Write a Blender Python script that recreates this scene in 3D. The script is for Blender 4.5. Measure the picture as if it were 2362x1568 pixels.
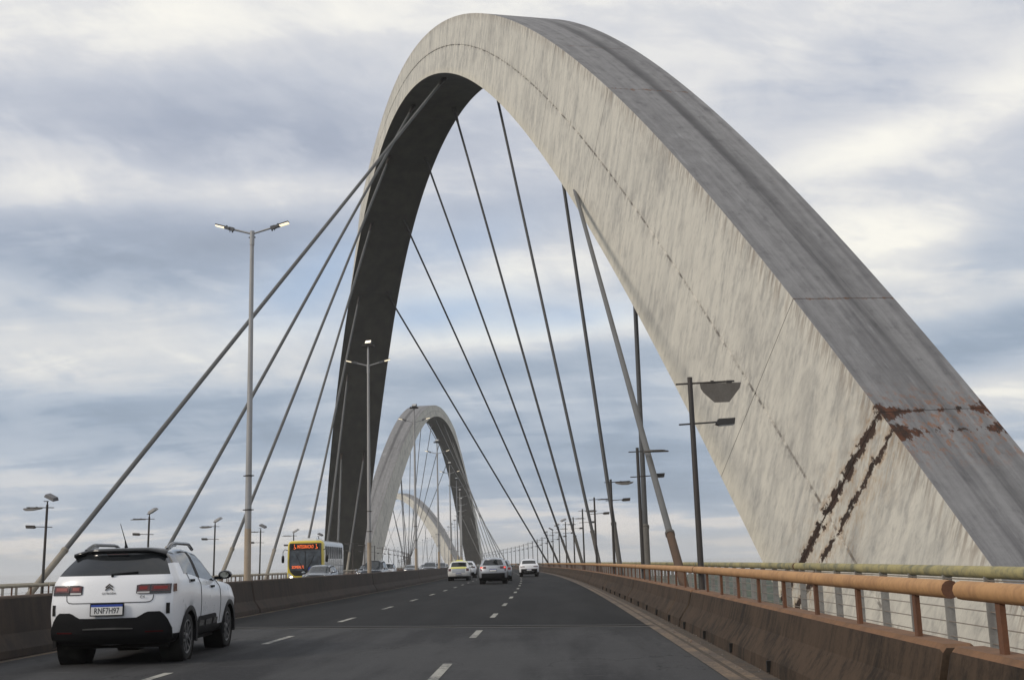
import bpy, bmesh, math, random
import numpy as np
from mathutils import Vector, Matrix, Euler

random.seed(7)
scene = bpy.context.scene
for o in list(bpy.data.objects):
    bpy.data.objects.remove(o)
COL = scene.collection
PI = math.pi

# ------------------------------------------------------------------ camera
EYE = Vector((0.0, 0.0, 1.33))
FPX = 2580 / 2361.0                       # focal length over picture width
PITCH, YAW, ROLL = math.radians(11.0317), math.radians(1.5032), 0.025
fwd = Vector((-math.sin(YAW) * math.cos(PITCH), math.cos(YAW) * math.cos(PITCH), math.sin(PITCH)))
rgt0 = Vector((math.cos(YAW), math.sin(YAW), 0))
up0 = rgt0.cross(fwd)
rgt = math.cos(ROLL) * rgt0 - math.sin(ROLL) * up0
upv = math.sin(ROLL) * rgt0 + math.cos(ROLL) * up0
cam_d = bpy.data.cameras.new('camera')
cam_d.sensor_width = 36
cam_d.sensor_fit = 'HORIZONTAL'
cam_d.lens = 36 * FPX
cam_d.clip_start = 0.1
cam_d.clip_end = 20000
cam = bpy.data.objects.new('camera', cam_d)
COL.objects.link(cam)
R3 = Matrix((rgt, upv, -fwd)).transposed()
cam.matrix_world = Matrix.Translation(EYE) @ R3.to_4x4()
scene.camera = cam


def px_dir(x, y):
    """direction in the world of a point of the photograph (2361 x 1568 units)"""
    return (fwd * FPX * 2361 + rgt * (x - 1180.5) - upv * (y - 784)).normalized()


# ------------------------------------------------------------------ node helper
class X:
    def __init__(s, nt, sock):
        s.nt, s.s = nt, sock

    def _m(s, op, *a):
        n = s.nt.nodes.new('ShaderNodeMath')
        n.operation = op
        for i, v in enumerate((s,) + a):
            if isinstance(v, X):
                s.nt.links.new(v.s, n.inputs[i])
            else:
                n.inputs[i].default_value = v
        return X(s.nt, n.outputs[0])

    def __add__(s, o): return s._m('ADD', o)
    __radd__ = __add__
    def __mul__(s, o): return s._m('MULTIPLY', o)
    __rmul__ = __mul__
    def __sub__(s, o): return s._m('SUBTRACT', o)
    def __rsub__(s, o): return (s * -1) + o
    def __truediv__(s, o): return s._m('DIVIDE', o)
    def abs(s): return s._m('ABSOLUTE')
    def max(s, o): return s._m('MAXIMUM', o)
    def min(s, o): return s._m('MINIMUM', o)
    def exp(s): return s._m('EXPONENT')
    def asin(s): return s._m('ARCSINE')
    def atan2(s, o): return s._m('ARCTAN2', o)
    def gt(s, o): return s._m('GREATER_THAN', o)

    def ss(s, a, b, lo=0.0, hi=1.0):
        n = s.nt.nodes.new('ShaderNodeMapRange')
        n.interpolation_type = 'SMOOTHSTEP'
        s.nt.links.new(s.s, n.inputs['Value'])
        n.inputs['From Min'].default_value = a
        n.inputs['From Max'].default_value = b
        n.inputs['To Min'].default_value = lo
        n.inputs['To Max'].default_value = hi
        return X(s.nt, n.outputs['Result'])


def xyz(nt, sock):
    n = nt.nodes.new('ShaderNodeSeparateXYZ')
    nt.links.new(sock, n.inputs[0])
    return [X(nt, n.outputs[i]) for i in range(3)]


def comb(nt, a, b, c):
    n = nt.nodes.new('ShaderNodeCombineXYZ')
    for i, v in enumerate((a, b, c)):
        if isinstance(v, X):
            nt.links.new(v.s, n.inputs[i])
        else:
            n.inputs[i].default_value = v
    return n.outputs[0]


def noise(nt, vec, scale=1.0, detail=4, rough=0.55, dist=0.0):
    n = nt.nodes.new('ShaderNodeTexNoise')
    n.inputs['Scale'].default_value = scale
    n.inputs['Detail'].default_value = detail
    n.inputs['Roughness'].default_value = rough
    n.inputs['Distortion'].default_value = dist
    if vec is not None:
        nt.links.new(vec, n.inputs['Vector'])
    return X(nt, n.outputs['Fac'])


def mixc(nt, fac, a, b):
    n = nt.nodes.new('ShaderNodeMix')
    n.data_type = 'RGBA'
    n.clamp_factor = True
    for sock, v in ((n.inputs[0], fac), (n.inputs[6], a), (n.inputs[7], b)):
        if isinstance(v, X):
            nt.links.new(v.s, sock)
        elif hasattr(v, 'is_linked'):
            nt.links.new(v, sock)
        elif isinstance(v, (tuple, list)):
            sock.default_value = (*v, 1) if len(v) == 3 else v
        else:
            sock.default_value = v
    return n.outputs[2]


def ramp(nt, fac, stops):
    n = nt.nodes.new('ShaderNodeValToRGB')
    cr = n.color_ramp
    while len(cr.elements) < len(stops):
        cr.elements.new(0.5)
    for e, (p, c) in zip(cr.elements, stops):
        e.position = p
        e.color = (*c, 1)
    nt.links.new(fac.s, n.inputs[0])
    return n.outputs[0]


# ------------------------------------------------------------------ world and sun
SUN_EL, SUN_AZ = math.radians(30), math.radians(-122)     # azimuth from +Y, clockwise
world = bpy.data.worlds.new('World')
scene.world = world
world.use_nodes = True
nt = world.node_tree
nt.nodes.clear()
w_out = nt.nodes.new('ShaderNodeOutputWorld')
w_bg = nt.nodes.new('ShaderNodeBackground')
w_bg.inputs['Strength'].default_value = 0.1
nt.links.new(w_bg.outputs[0], w_out.inputs[0])
sky = nt.nodes.new('ShaderNodeTexSky')
sky.sky_type = 'NISHITA'
sky.sun_disc = False
sky.sun_elevation = SUN_EL
sky.sun_rotation = SUN_AZ
sky.air_density = 1.0
sky.dust_density = 1.5
tc = nt.nodes.new('ShaderNodeTexCoord')
dx, dy, dz = xyz(nt, tc.outputs['Generated'])
az = dx.atan2(dy)
el = dz.min(0.999).max(-0.999).asin()
# layered cloud: noise on a flat cloud deck, streaks drawn out across the view
inv = dz.abs() + 0.16
cu, cv = dx / inv, dy / inv
n_big = noise(nt, comb(nt, cu * 0.75 + cv * 0.10, cv * 1.25, 3.7), 1.0, 5, 0.52, 0.5)
n_str = noise(nt, comb(nt, cu * 1.7 + cv * 0.5, cv * 3.9, 9.1), 1.0, 6, 0.56, 0.45)
n_fin = noise(nt, comb(nt, az * 11, el * 24 + az * 5, 1.3), 1.0, 8, 0.60, 0.35)
val = (n_big - 0.5) * 0.55 + (n_str - 0.5) * 0.42 + (n_fin - 0.5) * 0.42 + 0.62 - el.ss(0.30, 0.06) * 0.14


def blob(x, y, rx, ry, tilt=0.0):
    d = px_dir(x, y)
    a0, e0 = math.atan2(d.x, d.y), math.asin(d.z)
    c, s = math.cos(tilt), math.sin(tilt)
    ra, re = rx / 2580.0 / math.cos(e0), ry / 2580.0
    u = (az - a0) * c + (el - e0) * s
    v = (el - e0) * c - (az - a0) * s
    u, v = u / ra, v / re
    return ((u * u + v * v) * -1).exp()


for (x, y, rx, ry, t, a) in (
        (150, 60, 620, 150, 0.0, 0.24), (1000, 0, 520, 110, 0.05, 0.12), (1900, 60, 600, 110, -0.1, 0.12),
        (560, 315, 520, 130, -0.05, -0.26), (90, 410, 230, 60, 0.15, 0.20), (640, 440, 420, 60, 0.10, 0.34),
        (180, 590, 520, 110, 0.06, -0.34), (640, 560, 240, 60, 0.2, -0.06), (250, 800, 560, 95, 0.08, 0.34),
        (180, 965, 560, 75, 0.0, -0.30), (620, 1010, 300, 60, 0.1, -0.10), (110, 1180, 420, 60, 0.1, 0.05),
        (560, 1090, 380, 50, 0.1, 0.10), (1150, 640, 320, 55, 0.15, 0.30), (1230, 765, 420, 40, 0.08, 0.34),
        (1150, 860, 420, 45, 0.05, -0.12), (1260, 1000, 420, 60, 0.05, -0.20), (1080, 905, 300, 30, 0.1, 0.1),
        (2040, 560, 250, 85, 0.0, 0.40), (1960, 200, 420, 90, 0.25, -0.20), (2150, 290, 420, 60, 0.22, 0.24),
        (2330, 560, 160, 120, 0.0, -0.16), (2240, 690, 260, 38, 0.12, 0.26), (2260, 800, 240, 45, 0.1, -0.26),
        (2300, 900, 240, 55, 0.1, 0.34), (1560, 1080, 360, 90, 0.0, -0.26), (1500, 1180, 300, 40, 0.05, 0.1)):
    val = val + blob(x, y, rx, ry, t) * a
gap = blob(735, 640, 210, 70, 0.5) * 0.75 + blob(1000, 720, 260, 60, 0.1) * 0.8 + blob(1330, 735, 200, 40, 0.1) * 0.6 \
    + blob(1080, 560, 160, 60, 0.3) * 0.4
gap = (gap * (n_str * 1.2 + 0.25)).min(0.85)
edge = (n_str * 0.65 + n_fin * 0.35 + (n_big - 0.5) * 0.3).ss(0.46, 0.56)
val = val + (edge - 0.5) * 0.08
ccol = ramp(nt, val, [(0.0, (2.7, 3.05, 3.75)), (0.28, (3.5, 3.9, 4.75)), (0.50, (4.75, 5.05, 5.7)), (0.74, (6.4, 6.45, 6.6)), (1.0, (8.3, 8.15, 7.6))])
ccl = ramp(nt, val, [(0.0, (2.3, 2.85, 3.6)), (0.28, (3.0, 3.65, 4.55)), (0.50, (4.2, 4.75, 5.5)), (0.74, (6.0, 6.15, 6.3)), (1.0, (8.4, 8.2, 7.5))])
ccol = mixc(nt, el.ss(0.36, 0.16), ccol, ccl)
warm = el.ss(0.0, 0.10, 1, 0) * val.ss(0.36, 0.62)
ccol = mixc(nt, warm * 0.65, ccol, (8.0, 7.2, 6.4))
ccol = mixc(nt, el.ss(-0.02, 0.05, 1, 0) * 0.45, ccol, (7.2, 7.0, 6.8))
skyc = mixc(nt, gap, ccol, mixc(nt, 0.6, sky.outputs[0], (4.0, 5.4, 7.6)))
lowc = mixc(nt, dz.ss(-0.03, 0.0, 1, 0), skyc, (2.6, 2.8, 3.0))
nt.links.new(lowc, w_bg.inputs['Color'])

sun_d = bpy.data.lights.new('sun', 'SUN')
sun_d.energy = 1.5
sun_d.angle = math.radians(12)
sun_d.color = (1.0, 0.90, 0.77)
sun = bpy.data.objects.new('sun', sun_d)
COL.objects.link(sun)
SUN_DIR = Vector((math.sin(SUN_AZ) * math.cos(SUN_EL), math.cos(SUN_AZ) * math.cos(SUN_EL), math.sin(SUN_EL)))
sun.rotation_euler = SUN_DIR.to_track_quat('Z', 'Y').to_euler()
sun.location = SUN_DIR * 60

vs = scene.view_settings
scene.display_settings.display_device = 'sRGB'
vs.view_transform = 'Standard'
vs.look = 'None'
vs.exposure = 0.22
vs.gamma = 1.0
vs.use_curve_mapping = False
scene.cycles.max_bounces = 5
scene.cycles.diffuse_bounces = 3
scene.cycles.glossy_bounces = 3
scene.cycles.volume_bounces = 1


# ------------------------------------------------------------------ materials
def new_mat(name):
    m = bpy.data.materials.new(name)
    m.use_nodes = True
    t = m.node_tree
    b = t.nodes['Principled BSDF']
    return m, t, b


def setc(t, b, sock, c):
    if isinstance(c, X):
        t.links.new(c.s, b.inputs[sock])
    elif hasattr(c, 'is_linked'):
        t.links.new(c, b.inputs[sock])
    elif isinstance(c, (tuple, list)):
        b.inputs[sock].default_value = (*c, 1)
    else:
        b.inputs[sock].default_value = c


def pos_of(t, space='world'):
    if space == 'world':
        return t.nodes.new('ShaderNodeNewGeometry').outputs['Position']
    return t.nodes.new('ShaderNodeTexCoord').outputs['Object']


def bump(t, b, h, strength=0.3, dist=0.02):
    n = t.nodes.new('ShaderNodeBump')
    n.inputs['Strength'].default_value = strength
    n.inputs['Distance'].default_value = dist
    t.links.new(h.s, n.inputs['Height'])
    t.links.new(n.outputs[0], b.inputs['Normal'])


def plain(name, col, rough=0.5, metal=0.0, var=0.12, scale=6.0, space='object', coat=0.0, spec=0.5):
    m, t, b = new_mat(name)
    p = pos_of(t, space)
    n = noise(t, p, scale, 4, 0.6)
    lo = tuple(c * (1 - var) for c in col)
    hi = tuple(min(1, c * (1 + var)) for c in col)
    setc(t, b, 'Base Color', mixc(t, n.ss(0.3, 0.7), lo, hi))
    n2 = noise(t, p, scale * 3.1, 3, 0.6)
    setc(t, b, 'Roughness', n2 * 0.16 + max(0.02, rough - 0.08))
    b.inputs['Metallic'].default_value = metal
    b.inputs['Coat Weight'].default_value = coat
    b.inputs['Coat Roughness'].default_value = 0.04
    b.inputs['Specular IOR Level'].default_value = spec
    return m


def dirty(name, col, dirt, rough=0.8, scale=2.0, amount=0.5, vert=True, stretch=0.15, fine=25.0, bmp=0.25, metal=0.0):
    """a base colour with blotches and run marks of a second colour"""
    m, t, b = new_mat(name)
    p = pos_of(t)
    x, y, z = xyz(t, p)
    if vert:
        v1 = comb(t, x * scale * 2, y * scale * 2, z * scale * stretch)
    else:
        v1 = p
    n1 = noise(t, v1, 1.0 if vert else scale, 6, 0.65)
    n2 = noise(t, p, scale * 0.35, 4, 0.6)
    n3 = noise(t, p, fine, 3, 0.7)
    f = (n1 * 0.6 + n2 * 0.5 + (n3 - 0.5) * 0.25).ss(0.42, 0.75) * amount
    c = mixc(t, f, col, dirt)
    c = mixc(t, n3.ss(0.35, 0.8) * 0.25, c, tuple(v * 0.7 for v in col))
    setc(t, b, 'Base Color', c)
    b.inputs['Roughness'].default_value = rough
    b.inputs['Metallic'].default_value = metal
    bump(t, b, n3 + n1 * 0.5, bmp, 0.01)
    return m


def emit(name, col, strength, base=(0.8, 0.8, 0.8)):
    m, t, b = new_mat(name)
    b.inputs['Base Color'].default_value = (*base, 1)
    b.inputs['Emission Color'].default_value = (*col, 1)
    b.inputs['Emission Strength'].default_value = strength
    return m


M = {}


def asphalt(name, base, light, seed):
    m, t, b = new_mat(name)
    p = pos_of(t)
    x, y, z = xyz(t, p)
    n1 = noise(t, comb(t, x * 0.9 + seed, y * 0.10, 0), 1.0, 5, 0.6)          # wheel tracks along the road
    n2 = noise(t, comb(t, x * 0.35, y * 0.3 + seed, 0), 1.0, 5, 0.6)          # patches
    n3 = noise(t, p, 60.0, 3, 0.8)                                            # grain
    n4 = noise(t, comb(t, x * 1.3, y * 9 + seed, 0), 1.0, 4, 0.6)             # scuffs across
    f = (n1 * 0.65 + n2 * 0.35).ss(0.40, 0.60)
    c = mixc(t, f, base, light)
    c = mixc(t, n4.ss(0.58, 0.74) * n2.ss(0.42, 0.58) * 0.7, c, tuple(v * 1.7 for v in light))
    n5 = noise(t, comb(t, x * 2.2, y * 0.5 + seed, 4.0), 1.0, 6, 0.7)
    c = mixc(t, n5.ss(0.60, 0.72) * 0.6, c, tuple(v * 0.55 for v in base))
    crack = (noise(t, comb(t, x * 0.5, y * 0.22, seed), 1.0, 6, 0.6) - 0.5).abs()
    c = mixc(t, crack.ss(0.0, 0.006, 1, 0) * n2.ss(0.5, 0.6) * 0.8, c, tuple(v * 0.35 for v in base))
    n6 = noise(t, p, 11.0, 4, 0.75)
    c = mixc(t, n6.ss(0.52, 0.68) * 0.45, c, tuple(v * 1.5 for v in light))
    c = mixc(t, n3.ss(0.35, 0.75) * 0.5, c, tuple(v * 0.5 for v in base))
    setc(t, b, 'Base Color', c)
    setc(t, b, 'Roughness', n2 * 0.2 + 0.74)
    b.inputs['Specular IOR Level'].default_value = 0.16
    bump(t, b, n3, 0.35, 0.006)
    return m


M['asphalt'] = asphalt('asphalt', (0.013, 0.013, 0.0135), (0.025, 0.025, 0.025), 3.0)
M['asphalt_worn'] = asphalt('asphalt_worn', (0.029, 0.029, 0.0305), (0.066, 0.066, 0.067), 11.0)


def worn_paint(name, col, under, cover):
    m, t, b = new_mat(name)
    p = pos_of(t)
    n = noise(t, p, 14.0, 6, 0.75)
    n2 = noise(t, p, 1.3, 3, 0.5)
    f = (n * 0.7 + n2 * 0.4).ss(cover, cover + 0.18)
    setc(t, b, 'Base Color', mixc(t, f, col, under))
    b.inputs['Roughness'].default_value = 0.75
    return m


M['lane_paint'] = worn_paint('lane_paint', (0.34, 0.33, 0.29), (0.06, 0.06, 0.06), 0.50)
M['edge_paint'] = worn_paint('edge_paint', (0.20, 0.140, 0.085), (0.075, 0.058, 0.044), 0.44)
M['gutter'] = dirty('gutter', (0.060, 0.050, 0.040), (0.125, 0.086, 0.056), 0.95, 5.0, 0.8, False, fine=45, bmp=0.8)
M['barrier'] = dirty('barrier', (0.072, 0.049, 0.033), (0.014, 0.012, 0.010), 0.9, 4.0, 1.0, True, 0.12)
M['barrier'].node_tree.nodes['Principled BSDF'].inputs['Specular IOR Level'].default_value = 0.2
M['barrier_dust'] = dirty('barrier_dust', (0.21, 0.112, 0.058), (0.075, 0.05, 0.034), 0.95, 5.0, 0.6, False)
M['median'] = dirty('median', (0.050, 0.035, 0.026), (0.017, 0.014, 0.012), 0.9, 2.2, 0.9, True, 0.10)
M['median_dust'] = dirty('median_dust', (0.075, 0.050, 0.034), (0.036, 0.027, 0.021), 0.95, 5.0, 0.6, False)
M['black_hole'] = plain('black_hole', (0.008, 0.007, 0.006), 0.9)
M['rail_orange'] = dirty('rail_orange', (0.47, 0.262, 0.112), (0.28, 0.145, 0.065), 0.75, 7.0, 0.8, True, 0.5, bmp=0.2)
M['rail_moss'] = dirty('rail_moss', (0.36, 0.31, 0.14), (0.10, 0.11, 0.085), 0.8, 6.0, 1.0, False, bmp=0.2)
M['rail_tan'] = dirty('rail_tan', (0.42, 0.37, 0.28), (0.25, 0.21, 0.15), 0.8, 4.0, 0.6, False, bmp=0.2)
M['post_rust'] = dirty('post_rust', (0.15, 0.066, 0.033), (0.07, 0.036, 0.022), 0.85, 6.0, 0.8, True, 0.2)
M['post_grey'] = dirty('post_grey', (0.26, 0.25, 0.23), (0.12, 0.11, 0.10), 0.8, 5.0, 0.7, True, 0.2)
M['wire'] = plain('wire', (0.25, 0.21, 0.17), 0.6, 0.3)
M['pole_dark'] = dirty('pole_dark', (0.035, 0.034, 0.033), (0.075, 0.045, 0.028), 0.6, 2.0, 0.6, True, 0.05, bmp=0.1)
M['plate_steel'] = dirty('plate_steel', (0.11, 0.10, 0.088), (0.06, 0.05, 0.04), 0.7, 4.0, 0.7, True, 0.2, bmp=0.1)
M['galvanised'] = dirty('galvanised', (0.37, 0.37, 0.37), (0.26, 0.25, 0.235), 0.55, 4.0, 0.6, True, 0.1, bmp=0.05, metal=0.2)
M['galv_rusty'] = dirty('galv_rusty', (0.42, 0.35, 0.27), (0.28, 0.20, 0.13), 0.8, 4.0, 0.7, True, 0.15, bmp=0.1)
M['lamp_housing'] = plain('lamp_housing', (0.12, 0.12, 0.125), 0.5)
M['lamp_lit'] = emit('lamp_lit', (1.0, 0.84, 0.54), 1.0)
M['lamp_glass'] = plain('lamp_glass', (0.45, 0.45, 0.43), 0.25)
M['sheath_shaded'] = dirty('sheath_shaded', (0.10, 0.092, 0.08), (0.06, 0.055, 0.048), 0.7, 2.0, 0.7, True, 0.1, bmp=0.05)  # darker copy of the sheath, underside shade put into its colour
M['cable_shaded'] = dirty('cable_shaded', (0.046, 0.047, 0.048), (0.030, 0.031, 0.031), 0.55, 1.5, 0.5, False, bmp=0.02)  # cable for fans seen from below, the shade painted in as darker grey
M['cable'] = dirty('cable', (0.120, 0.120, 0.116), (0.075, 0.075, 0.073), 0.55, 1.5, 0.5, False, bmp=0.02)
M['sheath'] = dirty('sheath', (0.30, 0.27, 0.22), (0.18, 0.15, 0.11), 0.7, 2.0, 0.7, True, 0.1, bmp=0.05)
M['sheath_rust'] = dirty('sheath_rust', (0.095, 0.056, 0.033), (0.05, 0.038, 0.03), 0.8, 2.0, 0.7, True, 0.1, bmp=0.1)
M['joint_header'] = dirty('joint_header', (0.085, 0.083, 0.080), (0.045, 0.044, 0.042), 0.9, 3.0, 0.8, False)
M['deck'] = dirty('deck_concrete', (0.28, 0.26, 0.23), (0.14, 0.12, 0.10), 0.9, 1.0, 0.6, False)
M['iron'] = plain('iron', (0.05, 0.045, 0.042), 0.6, 0.4, space='world')

# arch concrete: UV "along" = metres along and across the face, UV "plumb" = metres along the bridge and up
RUST_U = {}


def arch_mat(name, kind, rust=None):
    m, t, b = new_mat(name)
    ua = t.nodes.new('ShaderNodeUVMap'); ua.uv_map = 'along'
    ub = t.nodes.new('ShaderNodeUVMap'); ub.uv_map = 'plumb'
    u, v, _ = xyz(t, ua.outputs[0])
    h, z, _ = xyz(t, ub.outputs[0])
    fine = noise(t, comb(t, u * 3, v * 3, 0), 3.0, 5, 0.75)
    if kind == 'side':
        hh = h + z * 0.55
        st = noise(t, comb(t, hh * 6.0, z * 0.55, 1.0), 1.0, 5, 0.62, 0.2)
        st2 = noise(t, comb(t, hh * 1.9, z * 0.30, 5.0), 1.0, 5, 0.62, 0.3)
        st3 = noise(t, comb(t, hh * 13.0, z * 1.9, 12.0), 1.0, 4, 0.7, 0.1)
        zone = noise(t, comb(t, u * 0.10, v * 0.9, 6.0), 1.0, 3, 0.5)
        big = noise(t, comb(t, u * 0.22, v * 1.3, 2.0), 1.0, 4, 0.6)
        spots = noise(t, comb(t, hh * 3.6, z * 1.7, 8.0), 1.0, 7, 0.70, 0.2)
        c = mixc(t, st2.ss(0.3, 0.7), (0.66, 0.630, 0.555), (0.58, 0.56, 0.50))
        c = mixc(t, (st * 0.5 + st2 * 0.4 + big * 0.25).ss(0.50, 0.80) * 0.36, c, (0.32, 0.31, 0.30))
        c = mixc(t, (spots * 0.70 + big * 0.30 + st2 * 0.20).ss(0.56, 0.78) * 0.48, c, (0.20, 0.195, 0.195))
        speck = noise(t, comb(t, u * 4.0, v * 26.0, 3.0), 1.0, 3, 0.6)
        c = mixc(t, speck.ss(0.73, 0.78) * 0.6, c, (0.10, 0.09, 0.085))
        c = mixc(t, (st3 * 0.65 + st2 * 0.35).ss(0.50, 0.70) * zone.ss(0.30, 0.62) * 0.50, c, (0.26, 0.255, 0.25))
        broad = noise(t, comb(t, hh * 0.55, z * 0.30, 33.0), 1.0, 6, 0.62, 0.4)
        c = mixc(t, broad.ss(0.50, 0.72) * 0.42, c, (0.27, 0.262, 0.25))
        c = mixc(t, (st3 * 0.6 + st * 0.4).ss(0.46, 0.32) * 0.30, c, (0.70, 0.68, 0.62))
        seam = (v - 0.5 + (st - 0.5) * 0.010).abs()
        c = mixc(t, seam.ss(0.002, 0.007, 1, 0) * st2.ss(0.40, 0.62) * 0.85, c, (0.10, 0.09, 0.08))
        c = mixc(t, seam.ss(0.0, 0.07, 1, 0) * spots.ss(0.45, 0.62) * 0.40, c, (0.24, 0.22, 0.20))
        c = mixc(t, noise(t, comb(t, hh * 1.4, z * 0.5, 15.0), 1.0, 5, 0.6).ss(0.68, 0.80) * 0.45, c, (0.50, 0.37, 0.17))
        c = mixc(t, v.ss(0.86, 1.0) * st.ss(0.42, 0.62) * 0.6, c, (0.24, 0.19, 0.15))
        c = mixc(t, v.ss(0.16, 0.0) * 0.35, c, (0.66, 0.61, 0.48))
    elif kind == 'top':
        st = noise(t, comb(t, u * 0.07, v * 12.0, 1.0), 1.0, 6, 0.65)
        st2 = noise(t, comb(t, u * 0.035, v * 4.2, 4.0), 1.0, 5, 0.6)
        bl = noise(t, comb(t, u * 0.4, v * 2.0, 7.0), 1.0, 5, 0.6)
        mot = noise(t, comb(t, u * 1.3, v * 7.0, 17.0), 1.0, 6, 0.7)
        c = mixc(t, (st * 0.6 + mot * 0.4).ss(0.35, 0.66), (0.265, 0.262, 0.262), (0.165, 0.163, 0.165))
        c = mixc(t, mot.ss(0.56, 0.72) * 0.5, c, (0.085, 0.084, 0.088))
        c = mixc(t, (st2 * 0.7 + bl * 0.3).ss(0.48, 0.64) * 0.6, c, (0.072, 0.071, 0.076))
        c = mixc(t, (st * 0.5 + bl * 0.5).ss(0.55, 0.68) * 0.6, c, (0.38, 0.38, 0.38))
        c = mixc(t, (v - 0.62 + (st2 - 0.5) * 0.45).abs().ss(0.02, 0.14, 1, 0) * st2.ss(0.35, 0.6) * 0.65, c, (0.060, 0.059, 0.061))
        c = mixc(t, noise(t, comb(t, u * 0.9, v * 4.0, 11.0), 1.0, 6, 0.7).ss(0.68, 0.76) * 0.8, c, (0.22, 0.10, 0.045))
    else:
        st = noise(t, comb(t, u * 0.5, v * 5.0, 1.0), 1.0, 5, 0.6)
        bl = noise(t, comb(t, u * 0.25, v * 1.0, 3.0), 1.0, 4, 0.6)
        c = mixc(t, (st * 0.5 + bl * 0.5).ss(0.35, 0.65), (0.135, 0.125, 0.105), (0.095, 0.090, 0.080))  # clean concrete; the shadow under the arch is put into a darker colour
    if rust is not None:
        n1 = noise(t, comb(t, u * 1.5, v * 9.0, 21.0), 1.0, 6, 0.7)
        n2 = noise(t, comb(t, u * 3.0, v * 16.0, 31.0), 1.0, 5, 0.7)
        if kind == 'side':
            a = (u - rust + (n1 - 0.5) * 0.55 + 0.0).abs() - (n2 * 0.85 - 0.30 + v * 0.03)
            d = (u - (rust - 0.35 - v * 0.0 - 0.45) + (n1 - 0.5) * 0.5).abs() - (n2 * 0.8 - 0.33)
            msk = a.min(d).ss(-0.02, 0.035, 1, 0)
            halo = (u - rust + 0.45).abs().ss(0.7, 2.4, 1, 0) * n1.ss(0.45, 0.7)
            c = mixc(t, halo * 0.30 + (u - rust + 0.75).abs().ss(0.2, 1.6, 1, 0) * st3.ss(0.48, 0.66) * 0.5, c, (0.40, 0.27, 0.14))
            c = mixc(t, a.min(d).ss(0.0, 0.22, 1, 0) * n2.ss(0.40, 0.60) * 0.55, c, (0.36, 0.22, 0.11))
            c = mixc(t, msk, c, mixc(t, n1.ss(0.35, 0.6), (0.028, 0.019, 0.015), (0.060, 0.036, 0.026)))
        elif kind == 'top':
            q = v.ss(0.0, 0.30, 0.36, 0.0) + v.ss(0.8, 1.0, 0.0, 0.24)
            a = (u - rust + (n1 - 0.5) * 0.5).abs() - (n2 * 1.0 - 0.50 + q)
            d = (u - (rust - 0.9) + (n1 - 0.5) * 0.45).abs() - (n2 * 1.1 - 0.56 + q * 0.9)
            msk = a.min(d).ss(0.0, 0.05, 1, 0)
            for ur, wd in ((float(ALONG(-0.915)), 0.10), (float(ALONG(-0.7125)), 0.30), (float(ALONG(-0.6175)), 0.06)):
                ln = ((u - ur + (n1 - 0.5) * 0.4).abs() - (n2 - 0.51) * wd * 5.0).ss(0.0, 0.06, 1, 0)
                c = mixc(t, ln * n1.ss(0.40, 0.56), c, (0.17, 0.085, 0.045))
            halo = (u - rust + 0.6).abs().ss(0.6, 2.2, 1, 0) * n2.ss(0.5, 0.62)
            c = mixc(t, halo * 0.7, c, (0.26, 0.11, 0.045))
            c = mixc(t, msk, c, mixc(t, n1.ss(0.40, 0.62), (0.030, 0.020, 0.015), (0.105, 0.042, 0.022)))
    c = mixc(t, fine.ss(0.45, 0.8) * 0.22, c, (0.09, 0.085, 0.08))
    setc(t, b, 'Base Color', c)
    b.inputs['Roughness'].default_value = 0.88
    b.inputs['Specular IOR Level'].default_value = 0.3
    bump(t, b, fine, 0.15, 0.02)
    return m


# vehicles
def paint(name, col, dirt=0.12, rough=0.28, metal=0.0):
    m, t, b = new_mat(name)
    p = pos_of(t, 'object')
    x, y, z = xyz(t, p)
    n = noise(t, p, 3.0, 5, 0.65)
    low = z.ss(0.25, 0.85, 1, 0)
    c = mixc(t, (low * n.ss(0.35, 0.7)) * dirt * 3, col, tuple(v * 0.55 + 0.03 for v in col))
    setc(t, b, 'Base Color', c)
    setc(t, b, 'Roughness', n * 0.12 + rough - 0.05)
    b.inputs['Metallic'].default_value = metal
    b.inputs['Coat Weight'].default_value = 0.6
    b.inputs['Coat Roughness'].default_value = 0.06
    return m


M['white_paint'] = paint('white_paint', (0.80, 0.81, 0.83))
M['offwhite_paint'] = paint('offwhite_paint', (0.72, 0.72, 0.70))
M['silver_paint'] = paint('silver_paint', (0.40, 0.42, 0.45), metal=0.45, rough=0.34)
M['grey_paint'] = paint('grey_paint', (0.13, 0.14, 0.155), metal=0.3, rough=0.34)
M['bluegrey_paint'] = paint('bluegrey_paint', (0.30, 0.33, 0.36), metal=0.3, rough=0.34)
M['black_paint'] = paint('black_paint', (0.012, 0.012, 0.013), 0.12, 0.14)
M['yellow_paint'] = paint('yellow_paint', (0.72, 0.56, 0.06))
M['taxi_yellow'] = paint('taxi_yellow', (0.78, 0.74, 0.10))
M['car_glass'] = plain('car_glass', (0.014, 0.016, 0.018), 0.10, 0, 0.1, coat=0.3)
M['tint_glass'] = plain('tint_glass', (0.035, 0.042, 0.048), 0.10, 0, 0.2)
M['black_plastic'] = plain('black_plastic', (0.011, 0.011, 0.012), 0.6, spec=0.22)
M['grey_plastic'] = plain('grey_plastic', (0.085, 0.083, 0.080), 0.6)
M['tyre'] = plain('tyre', (0.018, 0.018, 0.018), 0.85)
M['alloy'] = plain('alloy', (0.42, 0.42, 0.43), 0.35, 0.6)
M['alloy_mid'] = plain('alloy_mid', (0.16, 0.16, 0.165), 0.35, 0.5)
M['alloy_dark'] = plain('alloy_dark', (0.05, 0.05, 0.052), 0.35, 0.3)
M['chrome'] = plain('chrome', (0.60, 0.61, 0.62), 0.18, 0.9)
M['red_lens'] = emit('red_lens', (1.0, 0.06, 0.03), 0.01, (0.19, 0.014, 0.013))
M['dark_red_lens'] = plain('dark_red_lens', (0.075, 0.012, 0.014), 0.16, coat=0.5)
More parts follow.
